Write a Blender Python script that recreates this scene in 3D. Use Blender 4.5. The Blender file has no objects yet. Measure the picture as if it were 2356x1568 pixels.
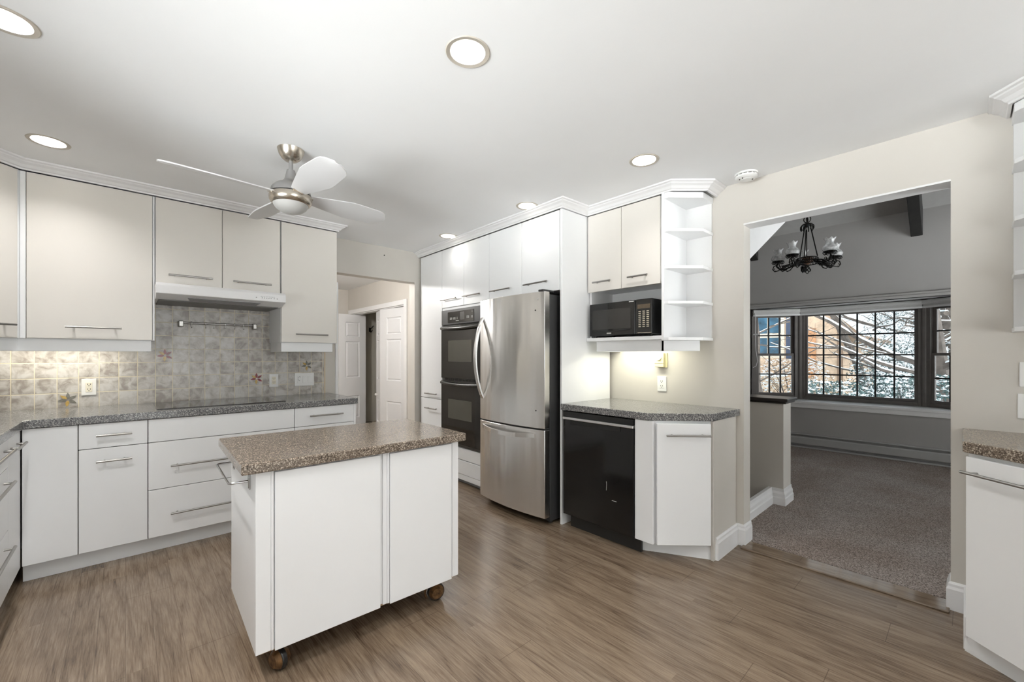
import bpy, bmesh, math, random
from math import sin, cos, pi, radians, atan2, hypot
from mathutils import Matrix, Vector
random.seed(7)
S = bpy.context.scene
COL = S.collection

# ------------------------------------------------------------------ camera
EYE = 1.269
cam_data = bpy.data.cameras.new('camera')
cam = bpy.data.objects.new('camera', cam_data)
COL.objects.link(cam)
cam.location = (0.0, 0.0, EYE)
cam.rotation_euler = (radians(90), 0, radians(47.361 - 90))
cam_data.sensor_width = 36.0
cam_data.lens = 965.0 / 2356.0 * 36.0
cam_data.shift_y = 35.0 / 2356.0
cam_data.clip_start = 0.05
cam_data.clip_end = 300
S.camera = cam

# ------------------------------------------------------------------ exposure, sky
S.view_settings.view_transform = 'Standard'
S.view_settings.look = 'None'
S.view_settings.exposure = 0.24
S.view_settings.gamma = 1.0
S.view_settings.use_curve_mapping = False
S.cycles.max_bounces = 10
S.cycles.diffuse_bounces = 6
S.cycles.glossy_bounces = 4
S.cycles.transparent_max_bounces = 12
S.cycles.sample_clamp_indirect = 8.0

SKY_BASE = 0.92
SKY_GLOW = 3.2
LOW_GLOW = 19.0
W = bpy.data.worlds.new('winter_sky')
S.world = W
W.use_nodes = True
nt = W.node_tree
nt.nodes.clear()
wo = nt.nodes.new('ShaderNodeOutputWorld')
bg = nt.nodes.new('ShaderNodeBackground')
tc = nt.nodes.new('ShaderNodeTexCoord')
sep = nt.nodes.new('ShaderNodeSeparateXYZ')
nt.links.new(tc.outputs['Generated'], sep.inputs[0])
mr = nt.nodes.new('ShaderNodeMapRange')            # added fill: sky made far brighter behind the camera (-y)
mr.inputs['From Min'].default_value = 0.25
mr.inputs['From Max'].default_value = -1.0
mr.inputs['To Min'].default_value = SKY_BASE
mr.inputs['To Max'].default_value = SKY_BASE + SKY_GLOW
nt.links.new(sep.outputs['Y'], mr.inputs['Value'])
ns = nt.nodes.new('ShaderNodeTexNoise')
ns.inputs['Scale'].default_value = 2.0
nt.links.new(tc.outputs['Generated'], ns.inputs['Vector'])
cr = nt.nodes.new('ShaderNodeValToRGB')
cr.color_ramp.elements[0].position = 0.3
cr.color_ramp.elements[0].color = (0.72, 0.83, 0.93, 1)
cr.color_ramp.elements[1].position = 0.7
cr.color_ramp.elements[1].color = (0.95, 0.98, 1.0, 1)
nt.links.new(ns.outputs['Fac'], cr.inputs['Fac'])
tint = nt.nodes.new('ShaderNodeMix')              # warmer on the brightened sides
tint.data_type = 'RGBA'
tint.inputs['B'].default_value = (1.0, 0.992, 0.985, 1)
nt.links.new(cr.outputs['Color'], tint.inputs['A'])
nt.links.new(tint.outputs['Result'], bg.inputs['Color'])
def wmath(op, a, b, clamp=False):
    n = nt.nodes.new('ShaderNodeMath')
    n.operation = op
    n.use_clamp = clamp
    for i, q in enumerate((a, b)):
        if isinstance(q, (int, float)):
            n.inputs[i].default_value = q
        else:
            nt.links.new(q, n.inputs[i])
    return n.outputs[0]
# added glow below the horizon (-x and -y), lifts the ceiling through the windows
fill_side = wmath('MAXIMUM', wmath('MULTIPLY', sep.outputs['Y'], -1.6, True), wmath('MULTIPLY', sep.outputs['X'], -1.6, True))
nt.links.new(fill_side, tint.inputs['Factor'])
below = wmath('MULTIPLY', wmath('ADD', sep.outputs['Z'], 0.035), -7.0, True)
near = nt.nodes.new('ShaderNodeMapRange')            # added glow weakened at steep angles, evens the ceiling
near.inputs['From Min'].default_value = -0.36
near.inputs['From Max'].default_value = -0.64
near.inputs['To Min'].default_value = 1.0
near.inputs['To Max'].default_value = 0.16
nt.links.new(sep.outputs['Z'], near.inputs['Value'])
below = wmath('MULTIPLY', below, near.outputs['Result'])
low_fill = wmath('MULTIPLY', wmath('MULTIPLY', fill_side, below), LOW_GLOW)
nt.links.new(wmath('ADD', mr.outputs['Result'], low_fill), bg.inputs['Strength'])
nt.links.new(bg.outputs['Background'], wo.inputs['Surface'])

DOWNLIGHT_W = 9.5
BACK_FILL_W = 1.5
DOWNLIGHT_COL = (1.0, 0.98, 0.955)
UNDERCAB_W = 1.6
HALL_W = 75.0

# ------------------------------------------------------------------ materials
def principled(name, col, rough=0.5, metal=0.0, **kw):
    m = bpy.data.materials.new(name)
    m.use_nodes = True
    b = m.node_tree.nodes['Principled BSDF']
    b.inputs['Base Color'].default_value = (*col, 1)
    b.inputs['Roughness'].default_value = rough
    b.inputs['Metallic'].default_value = metal
    for k, v in kw.items():
        b.inputs[k].default_value = v
    return m

def N(m, kind, **vals):
    n = m.node_tree.nodes.new(kind)
    for k, v in vals.items():
        if k in n.inputs:
            n.inputs[k].default_value = v
        else:
            setattr(n, k, v)
    return n

def L(m, a, b):
    m.node_tree.links.new(a, b)

def B(m):
    return m.node_tree.nodes['Principled BSDF']

def ramp(m, stops):
    n = N(m, 'ShaderNodeValToRGB')
    e = n.color_ramp.elements
    while len(e) < len(stops):
        e.new(0.5)
    for i, (p, c) in enumerate(stops):
        e[i].position = p
        e[i].color = (*c, 1)
    return n

def coords(m, scale=(1, 1, 1), loc=(0, 0, 0)):
    t = N(m, 'ShaderNodeTexCoord')
    mp = N(m, 'ShaderNodeMapping')
    mp.inputs['Scale'].default_value = scale
    mp.inputs['Location'].default_value = loc
    L(m, t.outputs['Object'], mp.inputs['Vector'])
    return mp.outputs['Vector']

def painted(name, col, rough=0.5, var=0.03, scale=6.0, bump=0.02, bscale=180.0, **kw):
    """paint: faint tone variation and a fine roller texture"""
    m = principled(name, col, rough, **kw)
    v = coords(m)
    n1 = N(m, 'ShaderNodeTexNoise', Scale=scale, Detail=3.0)
    L(m, v, n1.inputs['Vector'])
    r = ramp(m, [(0.3, tuple(c * (1 - var) for c in col)), (0.7, tuple(min(1, c * (1 + var)) for c in col))])
    L(m, n1.outputs['Fac'], r.inputs['Fac'])
    L(m, r.outputs['Color'], B(m).inputs['Base Color'])
    if bump:
        n2 = N(m, 'ShaderNodeTexNoise', Scale=bscale, Detail=2.0)
        L(m, v, n2.inputs['Vector'])
        bp = N(m, 'ShaderNodeBump', Strength=bump, Distance=0.002)
        L(m, n2.outputs['Fac'], bp.inputs['Height'])
        L(m, bp.outputs['Normal'], B(m).inputs['Normal'])
    return m

M_CEIL = painted('ceiling_paint', (0.87, 0.88, 0.893), 0.85, 0.015, 2.0, 0.05)
M_WALL = painted('beige_wall_paint', (0.60, 0.572, 0.53), 0.6, 0.02, 3.0, 0.05)
M_CLOSET = painted('taupe_closet_paint', (0.52, 0.50, 0.44), 0.7, 0.02, 3.0, 0.03)
M_DINING = painted('grey_dining_paint', (0.40, 0.39, 0.385), 0.7, 0.02, 3.0, 0.04)
M_DCEIL = painted('dining_ceiling_paint', (0.36, 0.355, 0.35), 0.8, 0.03, 14.0, 0.2, 60)
M_TRIM = painted('white_trim_paint', (0.80, 0.80, 0.81), 0.35, 0.02, 8.0, 0.02)
M_SILL = painted('white_sill_paint', (0.80, 0.80, 0.81), 0.3, 0.02, 8.0, 0.02)
M_CAB_WARMLIT = painted('cabinet_foil_warm_light', (0.735, 0.705, 0.66), 0.30, 0.012, 2.0, 0.015, 300)  # same cabinet foil, with the warm light on wall doors put into its colour
M_CAB = painted('white_cabinet_foil', (0.84, 0.85, 0.862), 0.32, 0.012, 2.0, 0.015, 300)
M_CABIN = painted('white_cabinet_inside', (0.76, 0.76, 0.76), 0.45, 0.012, 3.0, 0.0)
M_GAP = principled('dark_gap', (0.03, 0.028, 0.026), 0.8)
M_DOOR = painted('white_door_paint', (0.78, 0.785, 0.80), 0.4, 0.01, 5.0, 0.02)
M_PLASTIC = painted('white_plastic', (0.80, 0.80, 0.79), 0.35, 0.01, 20.0, 0.0)
M_IVORY = painted('ivory_plastic', (0.72, 0.66, 0.40), 0.4, 0.02, 20.0, 0.0)
M_BLACK = principled('black_slot', (0.01, 0.01, 0.01), 0.6)
M_HOOD = painted('white_enamel', (0.80, 0.80, 0.81), 0.28, 0.01, 10.0, 0.0)
M_GREYLENS = painted('grey_plastic', (0.30, 0.30, 0.31), 0.4, 0.03, 20.0, 0.0)
M_HOODUNDER = painted('hood_filter', (0.20, 0.195, 0.19), 0.45, 0.05, 60.0, 0.1, 400, Metallic=0.5)

def steel(name, col, rough, stretch=(2, 2, 300), amt=0.08):
    m = principled(name, col, rough, 1.0)
    v = coords(m, stretch)
    n = N(m, 'ShaderNodeTexNoise', Scale=4.0, Detail=3.0)
    L(m, v, n.inputs['Vector'])
    mr_ = N(m, 'ShaderNodeMapRange')
    mr_.inputs['To Min'].default_value = rough - amt * 0.5
    mr_.inputs['To Max'].default_value = rough + amt
    L(m, n.outputs['Fac'], mr_.inputs['Value'])
    L(m, mr_.outputs['Result'], B(m).inputs['Roughness'])
    bp = N(m, 'ShaderNodeBump', Strength=0.03, Distance=0.001)
    L(m, n.outputs['Fac'], bp.inputs['Height'])
    L(m, bp.outputs['Normal'], B(m).inputs['Normal'])
    return m

M_STEEL = painted('brushed_stainless', (0.84, 0.835, 0.825), 0.24, 0.01, 3.0, 0.0, Metallic=1.0, Anisotropic=0.8)
B(M_STEEL).inputs['Anisotropic Rotation'].default_value = 0.25
_t = N(M_STEEL, 'ShaderNodeTangent', direction_type='RADIAL', axis='Z')
L(M_STEEL, _t.outputs[0], B(M_STEEL).inputs['Tangent'])
_n = N(M_STEEL, 'ShaderNodeTexNoise', Scale=1.0, Detail=1.0)      # the sheet is faintly rippled from side to side
L(M_STEEL, coords(M_STEEL, (9, 9, .9)), _n.inputs['Vector'])
_b = N(M_STEEL, 'ShaderNodeBump', Strength=0.5, Distance=0.012)
L(M_STEEL, _n.outputs['Fac'], _b.inputs['Height'])
L(M_STEEL, _b.outputs['Normal'], B(M_STEEL).inputs['Normal'])
M_HANDLE = steel('satin_handle_metal', (0.36, 0.35, 0.335), 0.30, (60, 60, 60), 0.05)
M_CHROME = steel('polished_chrome', (0.50, 0.50, 0.51), 0.10, (40, 40, 40), 0.03)
M_NICKEL = steel('brushed_nickel', (0.55, 0.50, 0.43), 0.24, (3, 3, 200), 0.06)
M_NICKELGREY = painted('grey_metal_paint', (0.33, 0.325, 0.32), 0.35, 0.02, 20.0, 0.0, Metallic=0.6)
M_FRIDGESIDE = painted('dark_grey_enamel', (0.030, 0.030, 0.031), 0.45, 0.06, 30.0, 0.15, 500)
M_BLACKGLOSS = painted('black_gloss', (0.008, 0.008, 0.008), 0.10, 0.1, 10.0, 0.0)
M_BLACKMATTE = painted('black_matte', (0.016, 0.016, 0.016), 0.38, 0.1, 40.0, 0.0)
M_OVENGLASS = painted('oven_glass', (0.012, 0.0115, 0.010), 0.06, 0.05, 4.0, 0.0)
M_OVENPANE = painted('oven_pane', (0.085, 0.083, 0.068), 0.06, 0.05, 6.0, 0.0)
M_OVENBAR = painted('oven_bar', (0.045, 0.044, 0.042), 0.25, 0.05, 20.0, 0.0)
M_MWGLASS = painted('microwave_glass', (0.03, 0.029, 0.027), 0.07, 0.05, 8.0, 0.0)
M_KEYS = painted('keypad_print', (0.50, 0.45, 0.36), 0.5, 0.05, 90.0, 0.0)
M_DISPLAY = painted('display_brown', (0.10, 0.075, 0.05), 0.2, 0.1, 60.0, 0.0)
M_PRINT = painted('pale_print', (0.55, 0.55, 0.54), 0.5, 0.05, 90.0, 0.0)
M_COOKTOP = painted('cooktop_glass', (0.035, 0.031, 0.028), 0.05, 0.05, 6.0, 0.0)
M_DWSTRIP = steel('dishwasher_strip', (0.78, 0.78, 0.78), 0.30, (2, 2, 100), 0.05)
M_FROST = painted('frosted_glass', (0.46, 0.46, 0.45), 0.35, 0.02, 8.0, 0.0)
M_BLADE = painted('white_fan_blade', (0.62, 0.62, 0.63), 0.35, 0.01, 5.0, 0.0)
M_DARKWOOD = painted('dark_stained_wood', (0.022, 0.019, 0.017), 0.3, 0.2, 14.0, 0.05)
M_BEAM = painted('dark_beam_stain', (0.016, 0.0155, 0.015), 0.6, 0.25, 12.0, 0.1)
M_IRON = painted('black_wrought_iron', (0.012, 0.011, 0.010), 0.35, 0.2, 60.0, 0.0, Metallic=0.7)
M_BRONZE = painted('brown_wood_core', (0.10, 0.055, 0.035), 0.4, 0.2, 30.0, 0.0)
M_WINFRAME = painted('brown_window_frame', (0.15, 0.138, 0.132), 0.45, 0.08, 12.0, 0.03)
M_MUNTIN = painted('black_muntin', (0.012, 0.012, 0.013), 0.5, 0.1, 20.0, 0.0)
M_BLIND = painted('grey_blind_fabric', (0.55, 0.55, 0.55), 0.7, 0.03, 40.0, 0.05)
M_HEATER = painted('grey_heater_enamel', (0.42, 0.42, 0.42), 0.4, 0.03, 10.0, 0.0)
M_CASTER = painted('worn_brass', (0.15, 0.08, 0.033), 0.4, 0.7, 40.0, 0.05, 120, Metallic=0.5)
M_RUBBER = painted('black_rubber', (0.012, 0.012, 0.012), 0.35, 0.1, 40.0, 0.0)
M_RAWWOOD = painted('raw_particle_board', (0.42, 0.30, 0.19), 0.8, 0.15, 90.0, 0.1)

def lamp_mat(name, col, strength):
    m = principled(name, (0.9, 0.9, 0.9), 0.5)
    B(m).inputs['Emission Color'].default_value = (*col, 1)
    B(m).inputs['Emission Strength'].default_value = strength
    return m
M_BULB = lamp_mat('lamp_face', (1.0, 0.95, 0.86), 6.0)
M_TUBE = lamp_mat('tube_face', (1.0, 0.97, 0.85), 4.0)
M_RING = painted('cream_trim_ring', (0.50, 0.46, 0.40), 0.4, 0.02, 20.0, 0.0)
M_CAN = painted('white_reflector', (0.88, 0.85, 0.78), 0.4, 0.01, 20.0, 0.0)

def glass_mat(name):
    m = bpy.data.materials.new(name)
    m.use_nodes = True
    t = m.node_tree
    t.nodes.clear()
    o = t.nodes.new('ShaderNodeOutputMaterial')
    a = t.nodes.new('ShaderNodeBsdfTransparent')
    a.inputs['Color'].default_value = (0.95, 0.97, 0.97, 1)
    g = t.nodes.new('ShaderNodeBsdfGlossy')
    g.inputs['Roughness'].default_value = 0.02
    f = t.nodes.new('ShaderNodeFresnel')
    f.inputs['IOR'].default_value = 1.35
    x = t.nodes.new('ShaderNodeMixShader')
    t.links.new(f.outputs[0], x.inputs[0])
    t.links.new(a.outputs[0], x.inputs[1])
    t.links.new(g.outputs[0], x.inputs[2])
    t.links.new(x.outputs[0], o.inputs[0])
    return m
M_GLASS = glass_mat('window_glass')

def shade_glass():
    m = principled('etched_shade_glass', (0.75, 0.76, 0.77), 0.25)
    B(m).inputs['Alpha'].default_value = 0.5
    B(m).inputs['Transmission Weight'].default_value = 0.0
    v = coords(m)
    n = N(m, 'ShaderNodeTexNoise', Scale=30.0, Detail=2.0)
    L(m, v, n.inputs['Vector'])
    r = ramp(m, [(0.35, (0.40, 0.41, 0.42)), (0.65, (0.80, 0.81, 0.82))])
    L(m, n.outputs['Fac'], r.inputs['Fac'])
    L(m, r.outputs['Color'], B(m).inputs['Base Color'])
    return m
M_SHADE = shade_glass()

def wood_floor(name='laminate_planks', rough=0.25):
    m = principled(name, (0.3, 0.2, 0.14), rough)
    t = N(m, 'ShaderNodeTexCoord')
    s = N(m, 'ShaderNodeSeparateXYZ')
    L(m, t.outputs['Object'], s.inputs[0])
    def math_(op, a, b=None):
        n = N(m, 'ShaderNodeMath', operation=op)
        for i, q in enumerate((a, b)):
            if q is None:
                continue
            if isinstance(q, (int, float)):
                n.inputs[i].default_value = q
            else:
                L(m, q, n.inputs[i])
        return n.outputs[0]
    ST = 0.0955
    row = math_('FLOOR', math_('DIVIDE', s.outputs['X'], ST))
    wn = N(m, 'ShaderNodeTexWhiteNoise', noise_dimensions='1D')
    L(m, row, wn.inputs['W'])
    yoff = math_('MULTIPLY', wn.outputs['Value'], 2.46)
    seg = math_('FLOOR', math_('DIVIDE', math_('ADD', s.outputs['Y'], yoff), 1.85))
    wn2 = N(m, 'ShaderNodeTexWhiteNoise', noise_dimensions='2D')
    cb = N(m, 'ShaderNodeCombineXYZ')
    L(m, row, cb.inputs[0]); L(m, seg, cb.inputs[1])
    L(m, cb.outputs[0], wn2.inputs['Vector'])
    cellr = wn2.outputs['Value']
    # grain coordinates: shifted per plank
    cb2 = N(m, 'ShaderNodeCombineXYZ')
    L(m, math_('ADD', s.outputs['X'], math_('MULTIPLY', cellr, 37.0)), cb2.inputs[0])
    L(m, math_('MULTIPLY', s.outputs['Y'], 0.10), cb2.inputs[1])
    L(m, math_('MULTIPLY', cellr, 11.0), cb2.inputs[2])
    n1 = N(m, 'ShaderNodeTexNoise', Scale=9.0, Detail=2.0, Distortion=0.25)   # contour rings: cathedral figure
    L(m, cb2.outputs[0], n1.inputs['Vector'])
    rings = math_('POWER', math_('PINGPONG', math_('MULTIPLY', n1.outputs['Fac'], 11.0), 1.0), 0.45)
    cb3 = N(m, 'ShaderNodeCombineXYZ')
    L(m, math_('ADD', math_('MULTIPLY', s.outputs['X'], 7.0), cellr), cb3.inputs[0])
    L(m, math_('MULTIPLY', s.outputs['Y'], 0.28), cb3.inputs[1])
    n2 = N(m, 'ShaderNodeTexNoise', Scale=26.0, Detail=5.0, Roughness=0.65)   # pore streaks
    L(m, cb3.outputs[0], n2.inputs['Vector'])
    g = math_('ADD', math_('MULTIPLY', rings, 0.26), math_('MULTIPLY', n2.outputs['Fac'], 1.05))
    g = math_('ADD', g, math_('MULTIPLY', cellr, 0.17))
    r = ramp(m, [(0.38, (0.036, 0.023, 0.0145)), (0.54, (0.106, 0.073, 0.048)), (0.74, (0.175, 0.127, 0.087)), (0.98, (0.26, 0.195, 0.137))])
    L(m, g, r.inputs['Fac'])
    # seams: every strip faint, every second strip a board edge
    fx = math_('ABSOLUTE', math_('SUBTRACT', math_('FRACT', math_('DIVIDE', s.outputs['X'], ST)), 0.5))
    seam = math_('GREATER_THAN', fx, 0.487)
    br = math_('FLOOR', math_('DIVIDE', s.outputs['X'], ST * 2))
    wn3 = N(m, 'ShaderNodeTexWhiteNoise', noise_dimensions='1D')
    L(m, br, wn3.inputs['W'])
    fy = math_('ABSOLUTE', math_('SUBTRACT', math_('FRACT', math_('DIVIDE', math_('ADD', s.outputs['Y'], math_('MULTIPLY', wn3.outputs['Value'], 1.23)), 1.23)), 0.5))
    end = math_('GREATER_THAN', fy, 0.4988)
    dark = math_('MAXIMUM', math_('MULTIPLY', seam, 0.42), math_('MULTIPLY', end, 0.55))
    mx = N(m, 'ShaderNodeMix', data_type='RGBA')
    L(m, dark, mx.inputs['Factor'])
    L(m, r.outputs['Color'], mx.inputs['A'])
    mx.inputs['B'].default_value = (0.05, 0.034, 0.024, 1)
    L(m, mx.outputs['Result'], B(m).inputs['Base Color'])
    bp = N(m, 'ShaderNodeBump', Strength=0.06, Distance=0.002)
    L(m, n2.outputs['Fac'], bp.inputs['Height'])
    L(m, bp.outputs['Normal'], B(m).inputs['Normal'])
    return m
M_FLOOR = wood_floor()
M_THRESH = wood_floor('glossy_threshold_laminate', 0.09)

def carpet():
    m = principled('brown_frieze_carpet', (0.2, 0.17, 0.15), 0.95)
    v = coords(m)
    n = N(m, 'ShaderNodeTexNoise', Scale=140.0, Detail=4.0, Roughness=0.7)
    L(m, v, n.inputs['Vector'])
    n2 = N(m, 'ShaderNodeTexNoise', Scale=2.2, Detail=3.0)
    L(m, v, n2.inputs['Vector'])
    r = ramp(m, [(0.36, (0.10, 0.082, 0.073)), (0.5, (0.37, 0.32, 0.29)), (0.64, (0.66, 0.59, 0.56))])
    L(m, n.outputs['Fac'], r.inputs['Fac'])
    r2 = ramp(m, [(0.35, (0.82, 0.76, 0.72)), (0.65, (1.0, 1.0, 1.0))])
    L(m, n2.outputs['Fac'], r2.inputs['Fac'])
    mx = N(m, 'ShaderNodeMix', data_type='RGBA', blend_type='MULTIPLY')
    mx.inputs['Factor'].default_value = 1.0
    L(m, r.outputs['Color'], mx.inputs['A'])
    L(m, r2.outputs['Color'], mx.inputs['B'])
    L(m, mx.outputs['Result'], B(m).inputs['Base Color'])
    bp = N(m, 'ShaderNodeBump', Strength=0.8, Distance=0.01)
    L(m, n.outputs['Fac'], bp.inputs['Height'])
    L(m, bp.outputs['Normal'], B(m).inputs['Normal'])
    return m
M_CARPET = carpet()

def speckle(name, dark, mid, light, rough=0.22):
    m = principled(name, mid, rough)
    v = coords(m)
    n = N(m, 'ShaderNodeTexNoise', Scale=190.0, Detail=2.0, Roughness=0.6)
    L(m, v, n.inputs['Vector'])
    vo = N(m, 'ShaderNodeTexVoronoi', Scale=260.0)
    L(m, v, vo.inputs['Vector'])
    r = ramp(m, [(0.36, dark), (0.46, mid), (0.56, mid), (0.68, light)])
    L(m, n.outputs['Fac'], r.inputs['Fac'])
    sp = N(m, 'ShaderNodeSeparateColor')
    L(m, vo.outputs['Color'], sp.inputs[0])
    gt = N(m, 'ShaderNodeMath', operation='GREATER_THAN')
    gt.inputs[1].default_value = 0.86
    L(m, sp.outputs[0], gt.inputs[0])
    mx = N(m, 'ShaderNodeMix', data_type='RGBA')
    L(m, gt.outputs[0], mx.inputs['Factor'])
    L(m, r.outputs['Color'], mx.inputs['A'])
    mx.inputs['B'].default_value = (*light, 1)
    L(m, mx.outputs['Result'], B(m).inputs['Base Color'])
    return m
M_TOP_GREY = speckle('grey_speckled_worktop', (0.035, 0.036, 0.042), (0.135, 0.135, 0.138), (0.46, 0.455, 0.44), 0.17)
M_TOP_BROWN = speckle('brown_speckled_worktop', (0.040, 0.031, 0.024), (0.165, 0.130, 0.101), (0.48, 0.41, 0.335), 0.15)

def tiles():
    m = principled('stone_look_tiles', (0.5, 0.49, 0.46), 0.28)
    t = N(m, 'ShaderNodeTexCoord')
    s = N(m, 'ShaderNodeSeparateXYZ')
    L(m, t.outputs['Object'], s.inputs[0])
    PX, PZ, X0, Z0 = 0.10263, 0.1035, -0.551, 0.911
    def math_(op, a, b=None):
        n = N(m, 'ShaderNodeMath', operation=op)
        for i, q in enumerate((a, b)):
            if q is None:
                continue
            if isinstance(q, (int, float)):
                n.inputs[i].default_value = q
            else:
                L(m, q, n.inputs[i])
        return n.outputs[0]
    ux = math_('DIVIDE', math_('SUBTRACT', s.outputs['X'], X0), PX)
    uz = math_('DIVIDE', math_('SUBTRACT', s.outputs['Z'], Z0), PZ)
    cb = N(m, 'ShaderNodeCombineXYZ')
    L(m, math_('FLOOR', ux), cb.inputs[0]); L(m, math_('FLOOR', uz), cb.inputs[1])
    wn = N(m, 'ShaderNodeTexWhiteNoise', noise_dimensions='2D')
    L(m, cb.outputs[0], wn.inputs['Vector'])
    ex = math_('ABSOLUTE', math_('SUBTRACT', math_('FRACT', ux), 0.5))
    ez = math_('ABSOLUTE', math_('SUBTRACT', math_('FRACT', uz), 0.5))
    e = math_('MAXIMUM', ex, ez)
    gr = N(m, 'ShaderNodeMapRange')
    gr.inputs['From Min'].default_value = 0.468
    gr.inputs['From Max'].default_value = 0.484
    L(m, e, gr.inputs['Value'])
    off = N(m, 'ShaderNodeVectorMath', operation='ADD')
    sc = N(m, 'ShaderNodeVectorMath', operation='SCALE')
    L(m, wn.outputs['Color'], sc.inputs[0])
    sc.inputs['Scale'].default_value = 9.0
    L(m, t.outputs['Object'], off.inputs[0]); L(m, sc.outputs[0], off.inputs[1])
    n = N(m, 'ShaderNodeTexNoise', Scale=17.0, Detail=5.0, Roughness=0.6, Distortion=0.5)
    L(m, off.outputs[0], n.inputs['Vector'])
    r = ramp(m, [(0.36, (0.30, 0.268, 0.24)), (0.5, (0.46, 0.435, 0.405)), (0.64, (0.58, 0.565, 0.545))])
    tone = math_('ADD', n.outputs['Fac'], math_('MULTIPLY', math_('SUBTRACT', wn.outputs['Value'], 0.5), 0.10))
    L(m, tone, r.inputs['Fac'])
    mx = N(m, 'ShaderNodeMix', data_type='RGBA')
    L(m, gr.outputs['Result'], mx.inputs['Factor'])
    L(m, r.outputs['Color'], mx.inputs['A'])
    mx.inputs['B'].default_value = (0.70, 0.64, 0.50, 1)
    L(m, mx.outputs['Result'], B(m).inputs['Base Color'])
    inv = math_('SUBTRACT', 1.0, gr.outputs['Result'])
    bp = N(m, 'ShaderNodeBump', Strength=0.5, Distance=0.002)
    L(m, inv, bp.inputs['Height'])
    L(m, bp.outputs['Normal'], B(m).inputs['Normal'])
    return m
M_TILE = tiles()

M_SNOW = painted('snow', (0.80, 0.86, 0.90), 0.9, 0.05, 1.2, 0.3, 6)
M_BARK = painted('wet_bark', (0.10, 0.085, 0.075), 0.9, 0.4, 6.0, 0.5, 20)
M_TWIG = painted('dark_twigs', (0.055, 0.05, 0.05), 0.9, 0.3, 6.0, 0.0)
M_LEAF = painted('dark_evergreen_leaves', (0.045, 0.085, 0.085), 0.8, 0.4, 4.0, 0.0)
M_LEAFBROWN = painted('dry_leaves', (0.26, 0.17, 0.10), 0.8, 0.4, 4.0, 0.0)
M_BRICK = painted('pale_orange_brick', (0.66, 0.50, 0.37), 0.9, 0.2, 5.0, 0.2, 12)
M_CREAM = painted('cream_house_trim', (0.72, 0.64, 0.52), 0.7, 0.06, 5.0, 0.0)
M_HOUSEPANE = painted('blue_house_pane', (0.035, 0.10, 0.16), 0.15, 0.5, 3.0, 0.0)
M_SHUTTER = painted('navy_shutter', (0.04, 0.06, 0.11), 0.6, 0.1, 5.0, 0.0)
M_FASCIA = painted('brown_fascia', (0.30, 0.21, 0.15), 0.8, 0.1, 5.0, 0.0)
M_SHED = painted('green_shed', (0.10, 0.22, 0.20), 0.8, 0.1, 5.0, 0.0)
M_PETAL = {'red': painted('dark_red_glaze', (0.20, 0.015, 0.025), 0.2, 0.2, 80.0, 0.0),
           'gold': painted('gold_glaze', (0.50, 0.34, 0.10), 0.2, 0.2, 80.0, 0.0),
           'grey': painted('grey_glaze', (0.17, 0.165, 0.14), 0.2, 0.2, 80.0, 0.0)}

# ------------------------------------------------------------------ mesh helpers
FRAME = Matrix.Identity(4)

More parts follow.
